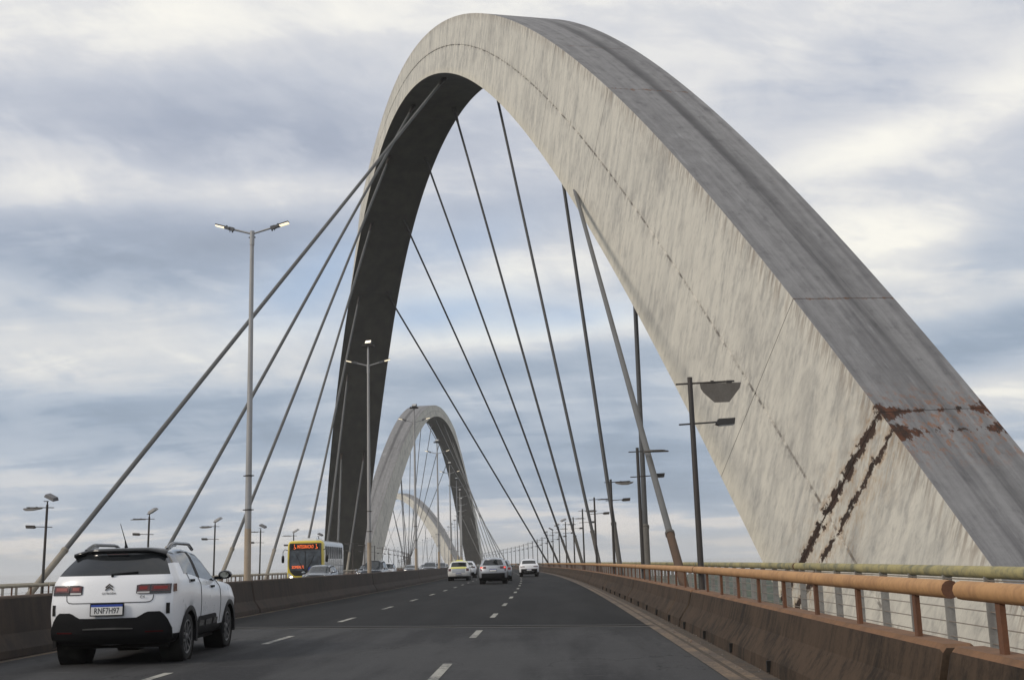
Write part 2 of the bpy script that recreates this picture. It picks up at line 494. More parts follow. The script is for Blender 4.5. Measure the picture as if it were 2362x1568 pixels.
M['brake_lit'] = emit('brake_lit', (1.0, 0.10, 0.07), 0.9, (0.5, 0.03, 0.03))
M['clear_lens'] = plain('clear_lens', (0.55, 0.54, 0.53), 0.15, coat=0.5)
M['head_lit'] = emit('head_lit', (1.0, 0.96, 0.86), 6.0)
M['plate_white'] = plain('plate_white', (0.72, 0.72, 0.71), 0.4)
M['plate_blue'] = plain('plate_blue', (0.03, 0.07, 0.36), 0.4)
M['plate_black'] = plain('plate_black', (0.015, 0.015, 0.016), 0.5)
M['plate_grey'] = plain('plate_grey', (0.36, 0.37, 0.37), 0.4)
M['led_orange'] = emit('led_orange', (1.0, 0.17, 0.04), 1.2, (0.3, 0.05, 0.02))
M['bus_white'] = paint('bus_white', (0.62, 0.63, 0.63), 0.2)
M['bus_glass'] = plain('bus_glass', (0.055, 0.068, 0.082), 0.12, 0, 0.5, scale=1.6)  # reflection on the windscreen painted in as a lighter blue-grey base
M['bus_pane'] = plain('bus_pane', (0.012, 0.013, 0.015), 0.45, spec=0.15)
M['seam'] = plain('seam', (0.03, 0.03, 0.032), 0.7)
M['mirror_glass'] = plain('mirror_glass', (0.55, 0.55, 0.48), 0.08, 0.9)


# ------------------------------------------------------------------ mesh builder
class MB:
    def __init__(s):
        s.v, s.f, s.m, s.mats, s.uv, s.uv2, s.sm = [], [], [], [], [], [], []

    def mi(s, mat):
        if mat not in s.mats:
            s.mats.append(mat)
        return s.mats.index(mat)

    def add(s, verts, faces, mat, smooth=False):
        o = len(s.v)
        s.v += [tuple(p) for p in verts]
        k = s.mi(mat)
        for f in faces:
            s.f.append(tuple(i + o for i in f))
            s.m.append(k)
            s.sm.append(smooth)

    def box(s, c, size, mat, rot=None, taper=None, bev=0.0):
        x, y, z = (v / 2 for v in size)
        P = []
        for sz in (-1, 1):
            t = 1.0 if taper is None or sz < 0 else taper
            for sy in (-1, 1):
                for sx in (-1, 1):
                    P.append(Vector((sx * x * t, sy * y * t, sz * z)))
        if rot is not None:
            P = [rot @ p for p in P]
        c = Vector(c)
        P = [p + c for p in P]
        s.add(P, [(0, 2, 3, 1), (4, 5, 7, 6), (0, 1, 5, 4), (2, 6, 7, 3), (0, 4, 6, 2), (1, 3, 7, 5)], mat)

    def tube(s, pts, r, mat, n=8, caps=True, smooth=True):
        pts = [Vector(p) for p in pts]
        rr = r if isinstance(r, (list, tuple)) else [r] * len(pts)
        V, F = [], []
        prev = None
        for i, p in enumerate(pts):
            a = pts[max(0, i - 1)]
            b = pts[min(len(pts) - 1, i + 1)]
            d = (b - a).normalized()
            ref = Vector((0, 0, 1)) if abs(d.z) < 0.95 else Vector((0, 1, 0))
            e1 = d.cross(ref).normalized()
            if prev is not None and e1.dot(prev) < 0:
                e1 = -e1
            prev = e1
            e2 = e1.cross(d)
            for k in range(n):
                t = 2 * PI * k / n
                V.append(p + e1 * (rr[i] * math.cos(t)) + e2 * (rr[i] * math.sin(t)))
        for i in range(len(pts) - 1):
            for k in range(n):
                F.append((i * n + k, i * n + (k + 1) % n, (i + 1) * n + (k + 1) % n, (i + 1) * n + k))
        s.add(V, F, mat, smooth)
        if caps:
            s.add([V[k] for k in range(n)], [tuple(range(n))[::-1]], mat)
            s.add(V[-n:], [tuple(range(n))], mat)

    def prism(s, poly, axis, lo, hi, mat):
        """poly in the two other axes, drawn out along axis"""
        def P(a, b, c):
            return {'x': (c, a, b), 'y': (a, c, b), 'z': (a, b, c)}[axis]
        n = len(poly)
        V = [P(a, b, lo) for a, b in poly] + [P(a, b, hi) for a, b in poly]
        F = [tuple(range(n))[::-1], tuple(range(n, 2 * n))]
        F += [(i, (i + 1) % n, n + (i + 1) % n, n + i) for i in range(n)]
        s.add(V, F, mat)

    def lathe(s, prof, mat, axis='x', n=20, c=(0, 0, 0), smooth=True):
        """prof: list of (along axis, radius)"""
        V, F = [], []
        for a, r in prof:
            for k in range(n):
                t = 2 * PI * k / n
                p = {'x': (a, r * math.cos(t), r * math.sin(t)), 'z': (r * math.cos(t), r * math.sin(t), a),
                     'y': (r * math.cos(t), a, r * math.sin(t))}[axis]
                V.append((p[0] + c[0], p[1] + c[1], p[2] + c[2]))
        for i in range(len(prof) - 1):
            for k in range(n):
                F.append((i * n + k, i * n + (k + 1) % n, (i + 1) * n + (k + 1) % n, (i + 1) * n + k))
        s.add(V, F, mat, smooth)

    def grid(s, rows, mat, smooth=True, flip=False):
        n = len(rows[0])
        V = [p for r in rows for p in r]
        F = []
        for i in range(len(rows) - 1):
            for j in range(n - 1):
                f = (i * n + j, i * n + j + 1, (i + 1) * n + j + 1, (i + 1) * n + j)
                F.append(f[::-1] if flip else f)
        s.add(V, F, mat, smooth)

    def mesh(s, name, fix=False):
        me = bpy.data.meshes.new(name)
        me.from_pydata(s.v, [], s.f)
        for mt in s.mats:
            me.materials.append(mt)
        me.polygons.foreach_set('material_index', s.m)
        me.polygons.foreach_set('use_smooth', s.sm)
        if fix:
            bm = bmesh.new()
            bm.from_mesh(me)
            bmesh.ops.recalc_face_normals(bm, faces=bm.faces)
            bm.to_mesh(me)
            bm.free()
        me.update()
        return me

    def build(s, name, parent=None, fix=True, **kw):
        return link(name, s.mesh(name, fix), parent, **kw)


def link(name, data, parent=None, loc=None, kind=None, label=None, cat=None, group=None):
    o = bpy.data.objects.new(name, data)
    COL.objects.link(o)
    if parent is not None:
        o.parent = parent
    if loc is not None:
        o.location = loc
    if kind:
        o['kind'] = kind
    if label:
        o['label'] = label
    if cat:
        o['category'] = cat
    if group:
        o['group'] = group
    return o


def thing(name, label, cat, loc=(0, 0, 0), rz=0.0, group=None):
    o = link(name, None, None, loc, None, label, cat, group)
    o.rotation_euler = (0, 0, rz)
    return o


KIDS = {}


def copy_tree(o, parent=None, loc=None, rz=None, label=None):
    c = o.copy()
    COL.objects.link(c)
    if parent is not None:
        c.parent = parent
    if loc is not None:
        c.location = loc
    if rz is not None:
        c.rotation_euler = (0, 0, rz)
    if label:
        c['label'] = label
    for ch in list(o.children):
        copy_tree(ch, c)
    return c


def text_mesh(body, size, mat, extrude=0.002, shear=0.0, align='CENTER', space=1.0):
    cu = bpy.data.curves.new('txt', 'FONT')
    cu.body = body
    cu.size = size
    cu.extrude = extrude
    cu.shear = shear
    cu.align_x = align
    cu.align_y = 'CENTER'
    cu.space_character = space
    cu.resolution_u = 3
    o = bpy.data.objects.new('txt', cu)
    COL.objects.link(o)
    dg = bpy.context.evaluated_depsgraph_get()
    me = bpy.data.meshes.new_from_object(o.evaluated_get(dg))
    bpy.data.objects.remove(o)
    bpy.data.curves.remove(cu)
    me.materials.clear()
    me.materials.append(mat)
    return me


# ------------------------------------------------------------------ the deck line
CURV = 2.14e-4


def dxs(s):
    return -CURV * max(0.0, s - 30.0) ** 2


def dzs(s):
    a = max(0.0, s - 15.0)
    z = -0.004 * a * a / (a + 12.0) if a > 0 else 0.0
    if s > 280:
        z -= (s - 280) ** 2 / 60000.0
    return z


def D(s, x, z=0.0):
    return Vector((x + dxs(s), s, z + dzs(s) - 0.016 * max(0.0, -9.0 - x)))


def heading(s):
    return 2 * CURV * max(0.0, s - 30.0)       # positive turns left


def srange(a, b, near=2.0):
    out = [a]
    while out[-1] < b - 1e-6:
        st = near if out[-1] < 60 else (6.0 if out[-1] < 200 else 15.0)
        out.append(min(b, out[-1] + st))
    return out


S0, S1 = -14.0, 900.0


def strip(name, x0, x1, z, a, b, mat, parent=None, kind=None, skew=0.0, near=2.0, **kw):
    mb = MB()
    rows = []
    for s in srange(a, b, near):
        rows.append([D(s + skew * (x0 - 1.9), x0, z), D(s + skew * (x1 - 1.9), x1, z)])
    mb.grid(rows, mat, False)
    return mb.build(name, parent, True, kind=kind, **kw)

# ------------------------------------------------------------------ lake, far shore, deck
def water():
    m, t, b = new_mat('lake_water')
    p = pos_of(t)
    n = noise(t, p, 0.8, 5, 0.6)
    b.inputs['Base Color'].default_value = (0.035, 0.05, 0.05, 1)
    b.inputs['Roughness'].default_value = 0.06
    bump(t, b, n, 0.04, 0.1)
    mb = MB()
    mb.grid([[(-3000, -400, -15), (3000, -400, -15)], [(-3000, 3900, -15), (3000, 3900, -15)]], m, False)
    mb.build('lake', None, kind='structure')


water()


def bank():
    m, t, b = new_mat('bank_green')
    p = pos_of(t)
    n = noise(t, p, 0.09, 6, 0.7)
    setc(t, b, 'Base Color', mixc(t, n.ss(0.35, 0.65), (0.030, 0.045, 0.030), (0.060, 0.075, 0.045)))
    b.inputs['Roughness'].default_value = 0.95
    rnd = random.Random(3)
    mb = MB()
    rows = []
    for j in range(34):
        row = []
        for i in range(40):
            y, x = 280 + 9.5 * j, 24 + 8.0 * i + 6 * math.sin(j * 0.5)
            e = min(i, 39 - i, j, 33 - j)
            row.append((x + rnd.uniform(-2, 2), y + rnd.uniform(-2, 2), -15.3 if e == 0 else -12.5 + min(e, 4) * 0.9 + rnd.uniform(-1.3, 1.6)))
        rows.append(row)
    mb.grid(rows, m, False)
    mb.build('wooded_bank', None, kind='structure')


bank()

# deck slab with its edge girders
mb = MB()
prof = [(-22.3, -0.30), (-22.3, -0.75), (-20.5, -1.1), (-17.0, -2.4), (-0.5, -2.4), (3.2, -1.1), (4.75, -0.75), (4.75, -0.30), (4.6, -0.02), (-22.1, -0.02)]
rows = [[D(s, x, z) for x, z in prof + prof[:1]] for s in srange(S0, S1, 4.0)]
mb.grid(rows, M['deck'], False)
mb.build('bridge_deck', None, kind='structure')

SK = -0.30                                  # the expansion joint runs a little askew
JS = 22.45
road = strip('road', -8.30, 2.03, 0.0, JS + 0.16, S1, M['asphalt'], None, 'structure', SK)
strip('near_road', -8.30, 2.03, 0.0, S0, JS - 0.16, M['asphalt_worn'], None, 'structure', SK)
strip('opposite_road', -19.75, -9.15, 0.0, S0, S1, M['asphalt'], None, 'structure')
strip('gutter', 2.03, 2.75, 0.002, S0, S1, M['gutter'], None, 'structure')
mb = MB()
for x0, x1 in ((2.85, 4.7), (-22.2, -20.25)):
    rows = [[D(s, x0, -0.02), D(s, x0, 0.14), D(s, x1, 0.14), D(s, x1, -0.02)] for s in srange(S0, S1, 4.0)]
    mb.grid(rows, M['deck'], False)
mb.build('sidewalk', None, kind='structure')

# expansion joint: two steel edge bars with a dark gap, across all lanes
jt = link('expansion_joint', None, road)
for a, b, z, mt, nm in ((-0.16, -0.075, 0.012, M['black_hole'], 'joint_bar'), (0.075, 0.16, 0.006, M['black_hole'], 'joint_bar'), (-0.075, 0.075, -0.03, M['black_hole'], 'joint_gap'), (-0.42, -0.16, 0.003, M['joint_header'], 'joint_header'), (0.16, 0.36, 0.003, M['joint_header'], 'joint_header')):
    mb = MB()
    mb.grid([[D(JS + a + SK * (x - 1.9), x, z), D(JS + b + SK * (x - 1.9), x, z)] for x in (-8.3, -5, -2, 2.03)], mt, False)
    mb.build(nm, jt)

# painted lines
dash_rng = random.Random(5)


def dashes(x, first, step, length, count, w=0.125):
    far = MB()
    for i in range(count):
        s = first + i * step
        rows = [[D(q, x - w / 2, 0.005), D(q, x + w / 2, 0.005)] for q in (s, s + length / 2, s + length)]
        if s < 70:
            mb = MB()
            mb.grid(rows, M['lane_paint'], False)
            mb.build('lane_dash', road)
        else:
            far.grid(rows, M['lane_paint'], False)
    far.build('lane_dash', road, kind='stuff')


dashes(-1.34, 6.0 - 7.02, 7.02, 2.1, 42)
dashes(-4.88, 5.6 - 7.02, 7.02, 2.1, 42)
strip('edge_line', 1.90, 2.06, 0.006, S0, 400, M['edge_paint'], road)
strip('edge_line', 2.12, 2.24, 0.006, S0, 120, M['edge_paint'], road)
strip('edge_line', -8.24, -8.12, 0.006, S0, 400, M['edge_paint'], road)

# grit and small litter lying along the gutter
mb = MB()
gr = random.Random(11)
for i in range(420):
    s = 6 + 40 * gr.random() ** 1.6
    x = 2.12 + 0.32 * gr.random() ** 1.3
    r = gr.uniform(0.004, 0.016)
    c = D(s, x, 0.004 + r * 0.5)
    V = [c + Vector((gr.uniform(-r, r), gr.uniform(-r, r), gr.uniform(-r * .5, r))) for _ in range(4)]
    mb.add(V, [(0, 1, 2), (0, 3, 1), (1, 3, 2), (0, 2, 3)], M['deck'] if i % 3 else M['post_rust'])
mb.build('gutter_grit', None, kind='stuff')


# ------------------------------------------------------------------ air
def air():
    m = bpy.data.materials.new('air')
    m.use_nodes = True
    t = m.node_tree
    t.nodes.clear()
    o = t.nodes.new('ShaderNodeOutputMaterial')
    v = t.nodes.new('ShaderNodeVolumePrincipled')
    v.inputs['Color'].default_value = (1.0, 0.985, 0.96, 1)
    v.inputs['Density'].default_value = 0.00028
    v.inputs['Anisotropy'].default_value = 0.2
    t.links.new(v.outputs[0], o.inputs['Volume'])
    mb = MB()
    mb.box((0, 1750, 17), (6200, 4500, 66), m)
    mb.build('haze', None, kind='stuff')


air()

# ------------------------------------------------------------------ concrete barriers
def barrier_seg(a, b, prof, mats, end=0.05, near=1.4):
    """one cast length; prof: closed loop of (x, z) seen along the road; mats per face index"""
    mb = MB()
    ss_ = srange(a + end, b - end, near)
    cx = sum(p[0] for p in prof) / len(prof)
    loops = []
    sh = [((x - cx) * 0.86 + cx, z * 0.965) for x, z in prof]
    loops.append((a, sh))
    for s in ss_:
        loops.append((s, prof))
    loops.append((b, sh))
    n = len(prof)
    for i in range(len(loops) - 1):
        for k in range(n - 1):
            (s0, p0), (s1, p1) = loops[i], loops[i + 1]
            mb.add([D(s0, *p0[k]), D(s0, *p0[k + 1]), D(s1, *p1[k + 1]), D(s1, *p1[k])], [(0, 1, 2, 3)], mats[k])
    for s, p in (loops[0], loops[-1]):
        mb.add([D(s, *q) for q in p], [tuple(range(n))], mats[0])
    return mb


BR = [(2.43, 0.0), (2.45, 0.15), (2.62, 0.40), (2.685, 0.645), (2.715, 0.68), (2.90, 0.68), (2.93, 0.65), (2.94, 0.0)]
BRM = [M['barrier']] * 3 + [M['barrier_dust']] * 3 + [M['barrier']] * 2
LAMP_S = [21.7 + 13.85 * i for i in range(46)]
right_barrier = thing('concrete_barrier', 'low brown stained concrete barrier along the right road edge, under the orange tube rail', 'barrier')
cuts = [S0, 7.95] + LAMP_S
far = MB()
for i in range(len(cuts) - 1):
    a, b = cuts[i] + 0.07, cuts[i + 1] - 0.07
    if i == 2:                              # the length that was cut and patched
        barrier_seg(a, a + 2.2, BR, BRM, 0.03).build('barrier_segment', right_barrier)
        barrier_seg(a + 2.22, b, BR, BRM, 0.03).build('barrier_segment', right_barrier)
    elif i < 14:
        barrier_seg(a, b, BR, BRM).build('barrier_segment', right_barrier)
    else:
        mbx = barrier_seg(a, b, BR, BRM, 0.05, 6)
        o = len(far.v)
        for f, k, s_ in zip(mbx.f, mbx.m, mbx.sm):
            far.add([mbx.v[q] for q in f], [tuple(range(len(f)))], mbx.mats[k], s_)
far.build('barrier_segment', right_barrier, kind='stuff')
for s in cuts[1:9]:                         # the filler block standing back in each gap
    mb = MB()
    mb.prism([(2.80, 0), (2.80, 0.62), (2.96, 0.64), (2.96, 0)], 'y', -0.30, 0.30, M['barrier'])
    o = mb.build('filler_block', right_barrier)
    o.location = D(s, 0)
    o.rotation_euler = (0, 0, heading(s))
slot = MB()
slot.box((0, 0, 0.085), (0.05, 0.05, 0.12), M['black_hole'])
slot = slot.mesh('drain_slot')
for i in range(18):
    s = 5.2 + 2.6 * i
    o = link('drain_slot', slot, right_barrier, D(s, 2.427))

BM = [(-8.36, 0.0), (-8.38, 0.12), (-8.54, 0.36), (-8.63, 0.90), (-8.66, 0.93), (-8.86, 0.93), (-8.89, 0.90), (-8.98, 0.36), (-9.14, 0.12), (-9.16, 0.0)]
BMM = [M['median']] * 3 + [M['median_dust']] * 3 + [M['median']] * 3
POLE_S = [9.3 + 23.8 * i for i in range(27)]
median = thing('median_barrier', 'dark brown concrete barrier between the two roadways, tall lamp posts standing on it', 'barrier')
cuts = [S0] + POLE_S
far = MB()
for i in range(len(cuts) - 1):
    if i < 9:
        barrier_seg(cuts[i] + 0.04, cuts[i + 1] - 0.04, BM, BMM, 0.05, 2).build('barrier_segment', median)
    else:
        mbx = barrier_seg(cuts[i] + 0.04, cuts[i + 1] - 0.04, BM, BMM, 0.05, 8)
        for f, k, s_ in zip(mbx.f, mbx.m, mbx.sm):
            far.add([mbx.v[q] for q in f], [tuple(range(len(f)))], mbx.mats[k], s_)
far.build('barrier_segment', median, kind='stuff')

BL = [(-17.5 - x + 0.0, z) for x, z in BR]
left_barrier = thing('concrete_barrier', 'low concrete barrier along the far left edge of the opposite roadway', 'barrier')
far = MB()
cuts = [S0, 6.0] + [46.0 + 12.9 * (i - 2) for i in range(50)]
for i in range(len(cuts) - 1):
    mbx = barrier_seg(cuts[i] + 0.05, cuts[i + 1] - 0.05, BL, BRM, 0.05, 4)
    if i < 14:
        mbx.build('barrier_segment', left_barrier)
    else:
        for f, k, s_ in zip(mbx.f, mbx.m, mbx.sm):
            far.add([mbx.v[q] for q in f], [tuple(range(len(f)))], mbx.mats[k], s_)
far.build('barrier_segment', left_barrier, kind='stuff')


# ------------------------------------------------------------------ tube rails
def curve_tube(a, b, x, z, r, mat, near=1.5, n=12):
    mb = MB()
    mb.tube([D(s, x, z) for s in srange(a, b, near)], r, mat, n)
    return mb


def s_cap(a, b):
    return a < 60


def rail_line(root, x, z, r, mat, breaks, postmat, post_step, post_size, post_z0, post_near, wires=0, rings=True, pin=False):
    far = MB()
    for i in range(len(breaks) - 1):
        a, b = breaks[i] + (0.10 if breaks[i] == 7.95 else 0.05), breaks[i + 1] - (0.12 if breaks[i + 1] == 7.95 else 0.05)
        if a < 130:
            t = curve_tube(a, b, x, z, r, mat).build('rail_tube', root)
            if rings and s_cap(a, b):
                for e, dr in ((a, -1), (b, 1)):
                    mb = MB()
                    mb.tube([D(e + dr * 0.001, x, z), D(e + dr * 0.006, x, z)], r * 0.98, M['post_rust'], 12)
                    mb.build('end_cap', t)
            if rings:
                mb = MB()
                mid = a + (b - a) * 0.42
                mb.tube([D(mid - .012, x, z), D(mid + .012, x, z)], r * 1.035, mat, 12)
                mb.build('coupling_ring', t)
        else:
            far.tube([D(s, x, z) for s in srange(a, b, 5)], r, mat, 6)
    if far.v:
        far.build('rail_tube', root, kind='stuff')
    pm = MB()
    h = z - r - post_z0 + 0.02
    pm.box((0, 0, h / 2), (post_size[0], post_size[1], h), postmat)
    pm = pm.mesh('post')
    pf = MB()
    s = S0 + 1
    k0 = math.ceil((S0 - post_near) / post_step)
    k = k0
    while True:
        s = post_near + k * post_step
        k += 1
        if s > 420:
            break
        if s < 2:
            continue
        if s < 62:
            o = link('post', pm, root, D(s, x, post_z0))
            o.rotation_euler = (0, 0, heading(s))
        else:
            pf.box(D(s, x, post_z0 + h / 2), (post_size[0], post_size[1], h), postmat)
    pf.build('post', root, kind='stuff')
    for w in range(wires):
        zz = post_z0 + 0.08 + (z - post_z0 - 0.16) * w / max(1, wires - 1)
        mb = MB()
        mb.tube([D(q, x - 0.02, zz) for q in srange(S0, 120, 2.0)], 0.0065, M['wire'], 5, False)
        mb.build('rail_wire', root)


hr = thing('handrail', 'orange dusty steel tube rail on short rusty posts on top of the right barrier', 'handrail')
rail_line(hr, 2.79, 1.045, 0.064, M['rail_orange'], [S0, 7.95] + LAMP_S, M['post_rust'], 1.62, (0.035, 0.075), 0.665, 7.2)
wr = thing('walkway_railing', 'mossy yellow green tube railing with thin wires on the outer edge of the right walkway', 'railing')
rail_line(wr, 4.45, 1.075, 0.062, M['rail_moss'], [S0, 2.6, 20.6] + [20.6 + 13.85 * i for i in range(1, 44)], M['post_grey'], 1.21, (0.10, 0.03), 0.14, 11.7, 6)
lr = thing('handrail', 'pale tan tube rail above the far left barrier, behind the white hatchback', 'handrail')
rail_line(lr, -20.29, 1.02, 0.064, M['rail_tan'], [S0, 6.0] + [46.0 + 12.9 * (i - 2) for i in range(50)], M['post_rust'], 1.62, (0.035, 0.075), 0.665, 7.2, rings=False)
lw = thing('walkway_railing', 'tube railing with wires on the outer edge of the left walkway', 'railing')
rail_line(lw, -21.95, 1.06, 0.062, M['rail_tan'], [S0] + [20.6 + 13.85 * i for i in range(0, 44)], M['post_grey'], 1.21, (0.10, 0.03), 0.14, 11.7, 4, rings=False)

# ------------------------------------------------------------------ the arches
V1 = np.array([11.37722, 35.28164, -30.1526, 161.66341, 43.47215, 0.6797, 5.21882, 3.19526, -0.1392, 2.7244, -0.1109, -0.6057, -0.01935, -0.0059, 0.07938, -0.04176,
               0.0373, 0.60963, 0.40739, -0.27795, -0.17592, 0.75336, -0.33864, -0.297, -0.09409, 0.01688, -0.38624, -1.57163, 0.02823, 0.12443, -0.12263, -0.33448, 0.11022, 0.64134, 0.54136, 1.27843, 0.58814])
KZ = np.array([-1.2, -.8, -.4, 0, .4, .8, 1.2])


def spl(t, vals):
    n, h = 7, 0.4
    A = np.eye(n) * 4
    for i in range(1, n - 1):
        A[i, i - 1] = A[i, i + 1] = 1
    A[0] = 0; A[0, 0] = 1; A[-1] = 0; A[-1, -1] = 1
    rhs = np.zeros(n)
    rhs[1:-1] = 6 * (vals[2:] - 2 * vals[1:-1] + vals[:-2]) / h ** 2
    Mm = np.linalg.solve(A, rhs)
    i = np.clip(((t - KZ[0]) / h).astype(int), 0, n - 2)
    a = (KZ[i + 1] - t) / h
    b = (t - KZ[i]) / h
    return a * vals[i] + b * vals[i + 1] + ((a ** 3 - a) * Mm[i] + (b ** 3 - b) * Mm[i + 1]) * h * h / 6


def arch_frame(v, t, zoff=0.0):
    """centre line point, in-plane normal, sideways vector, depth and width of the box section at parameters t"""
    t = np.asarray(t, float)
    x0, y0, x1, y1, Zt, p, Wd, Hd, kW, kH, kW2, kH2, lean, kz_, asy, tw = v[:16]
    dzv, dhv, dwv = v[16:23], v[23:30], v[30:37]
    a, b = np.array([x0, y0]), np.array([x1, y1])
    m, half = (a + b) / 2, (b - a) / 2
    L = np.hypot(*half)
    d = half / L

    def zf(t):
        return Zt * (1 - ((np.sqrt(1 + (t * p) ** 2) - 1) / (np.sqrt(1 + p * p) - 1))) + kz_ * (t * t - t ** 4) * Zt + spl(t, dzv)
    z = zf(t)
    u = t * L
    dz = (zf(t + 1e-3) - zf(t - 1e-3)) / (2e-3 * L)
    nrm = np.hypot(1, dz)
    mh, mz = -dz / nrm, 1 / nrm
    q = 1 - z / Zt
    Hs = Hd * (1 + kH * q + kH2 * q * q) * (1 + asy * t) + spl(t, dhv)
    Ws = Wd * (1 + kW * q + kW2 * q * q) + spl(t, dwv)
    n2 = np.array([-d[1], d[0]])
    if n2[1] < 0:
        n2 = -n2
    base = np.stack([m[0] + u * d[0] + lean * z * n2[0], m[1] + u * d[1] + lean * z * n2[1], z + zoff], -1)
    mm = np.stack([mh * d[0] + lean * mz * n2[0], mh * d[1] + lean * mz * n2[1], mz], -1)
    nn = np.array([n2[0], n2[1], -lean]) + tw * t[:, None] * mm
    return base, mm, nn, Hs, Ws, u


JOINTS = [-1.21, -1.09, -0.9725, -0.915, -0.7125, -0.6175, -0.455, -0.30, -0.15, 0.0, 0.15, 0.30, 0.455, 0.6175, 0.7125, 0.915, 0.9725, 1.09, 1.21]
_tt = np.linspace(-1.25, 1.25, 2001)
_b = arch_frame(V1, _tt)[0]
_al = np.concatenate([[0], np.cumsum(np.linalg.norm(np.diff(_b, axis=0), axis=1))])
ALONG = lambda t: np.interp(t, _tt, _al)
U_RUST = float(ALONG(-0.9725))
M['arch_side'] = arch_mat('arch_side', 'side')
M['arch_top'] = arch_mat('arch_top', 'top')
M['arch_soffit'] = arch_mat('arch_soffit', 'soffit')
M['arch_side_rust'] = arch_mat('arch_side_rust', 'side', U_RUST)
M['arch_top_rust'] = arch_mat('arch_top_rust', 'top', U_RUST)


class AMB(MB):
    """mesh with the two arch UV maps"""
    def __init__(s):
        super().__init__()
        s.a, s.p = [], []

    def face(s, pts, uva, uvp, mat, smooth=True):
        o = len(s.v)
        s.v += pts
        s.f.append(tuple(range(o, o + len(pts))))
        s.m.append(s.mi(mat))
        s.sm.append(smooth)
        s.a += uva
        s.p += uvp


def arch(v, zoff, label, rusty, seed):
    root = thing('bridge_arch', label, 'bridge arch')
    dh = np.array([v[2] - v[0], v[3] - v[1]])
    dh = dh / np.hypot(*dh)
    G = 0.011                                # half width of a joint
    for j in range(len(JOINTS) - 1):
        t0, t1 = JOINTS[j], JOINTS[j + 1]
        n = max(3, int((ALONG(t1) - ALONG(t0)) / 1.1))
        ts = np.linspace(t0, t1, n + 1)
        dt = (t1 - t0) / (ALONG(t1) - ALONG(t0)) * G
        ts[0] += dt
        ts[-1] -= dt
        base, mm, nn, Hs, Ws, u = arch_frame(v, ts, zoff)
        ual = ALONG(ts) + seed
        mb = AMB()
        # loop of the section: near soffit edge A, near face with a groove half way up, near top edge B, far top edge C, far soffit edge D
        gw = 0.04
        sec = [(-1, -1, 0, 0), (-1, 0, -gw, 0), (-1, 0, 0, 0.05), (-1, 0, gw, 0), (-1, 1, 0, 0), (1, 1, 0, 0), (1, -1, 0, 0), (-1, -1, 0, 0)]
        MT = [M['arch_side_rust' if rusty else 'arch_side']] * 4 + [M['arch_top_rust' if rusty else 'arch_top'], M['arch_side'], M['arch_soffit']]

        def P(i, k):
            sn, sm, off, inn = sec[k]
            if k == 4 and ts[i] > 0.30:     # the upper edge draws in on the far leg
                inn = 1.5 * min(1.0, (ts[i] - 0.30) / 0.35)
            elif k in (1, 2, 3) and ts[i] > 0.30:
                inn = inn + 0.75 * min(1.0, (ts[i] - 0.30) / 0.35)
            q = base[i] + nn[i] * (sn * Ws[i] / 2 + inn) + mm[i] * (sm * Hs[i] / 2 + off)
            return Vector(q)

        def vv(k, kk):
            """across coordinate 0..1 of loop point k on face kk"""
            if kk < 4:
                return (0.0, 0.498, 0.5, 0.502, 1.0)[k]
            return {4: {4: 0.0, 5: 1.0}, 5: {5: 1.0, 6: 0.0}, 6: {6: 1.0, 7: 0.0}}[kk][k]
        for k in range(7):
            # smooth along each strip: share vertices
            o = len(mb.v)
            pts = []
            for i in range(n + 1):
                pts += [P(i, k), P(i, k + 1)]
            mb.v += pts
            for i in range(n):
                idx = (2 * i, 2 * i + 1, 2 * i + 3, 2 * i + 2)
                mb.f.append(tuple(o + q for q in idx))
                mb.m.append(mb.mi(MT[k]))
                mb.sm.append(True)
                for q in idx:
                    ii, kk = q // 2, k + (q % 2)
                    pt = pts[q]
                    mb.a.append((float(ual[ii]), vv(kk, k)))
                    mb.p.append((pt.x * dh[0] + pt.y * dh[1] + seed, pt.z))
        for i in (0, n):                     # ends of the length
            loop = [0, 4, 5, 6]
            o = len(mb.v)
            pts = [P(i, k) for k in loop]
            mb.v += pts
            mb.f.append(tuple(range(o, o + 4)) if i else tuple(range(o, o + 4))[::-1])
            mb.m.append(mb.mi(M['arch_soffit']))
            mb.sm.append(False)
            for q in range(4):
                mb.a.append((0.0, 0.5))
                mb.p.append((0.0, 0.0))
        me = mb.mesh('arch_segment')
        for nm, arr in (('along', mb.a), ('plumb', mb.p)):
            l = me.uv_layers.new(name=nm)
            l.data.foreach_set('uv', np.array(arr, dtype=np.float32).ravel())
        link('arch_segment', me, root)
    # the continuous core that closes the joints
    ts = np.linspace(-1.2, 1.2, 70)
    base, mm, nn, Hs, Ws, u = arch_frame(v, ts, zoff)
    mb = MB()
    rows = []
    for i in range(70):
        rows.append([Vector(base[i] + nn[i] * (sn * (Ws[i] / 2 - 0.07) + (1.5 * min(1.0, (ts[i] - 0.30) / 0.35) if (sn, sm) == (-1, 1) and ts[i] > 0.30 else 0)) + mm[i] * sm * (Hs[i] / 2 - 0.05)) for sn, sm in ((-1, -1), (-1, 1), (1, 1), (1, -1), (-1, -1))])
    mb.grid(rows, M['seam'], False)
    mb.build('arch_core', root)
    return root


V2 = V1.copy(); V2[:4] = (-41.3419, 258.2762, -24.2208, 391.8368); V2[12] = 0; V2[15] = 0
V3 = V1.copy(); V3[:4] = (-46.751, 591.5559, -126.002, 699.8164); V3[12] = 0; V3[15] = 0
arch(V1, 0.0, 'huge nearest concrete arch leaping across the road, rust stained joint on its right leg', True, 0.0)
arch(V2, 0.477, 'second concrete arch seen framed inside the big near arch', False, 400.0)
arch(V3, -5.17, 'farthest pale concrete arch, seen small through the second arch', False, 900.0)


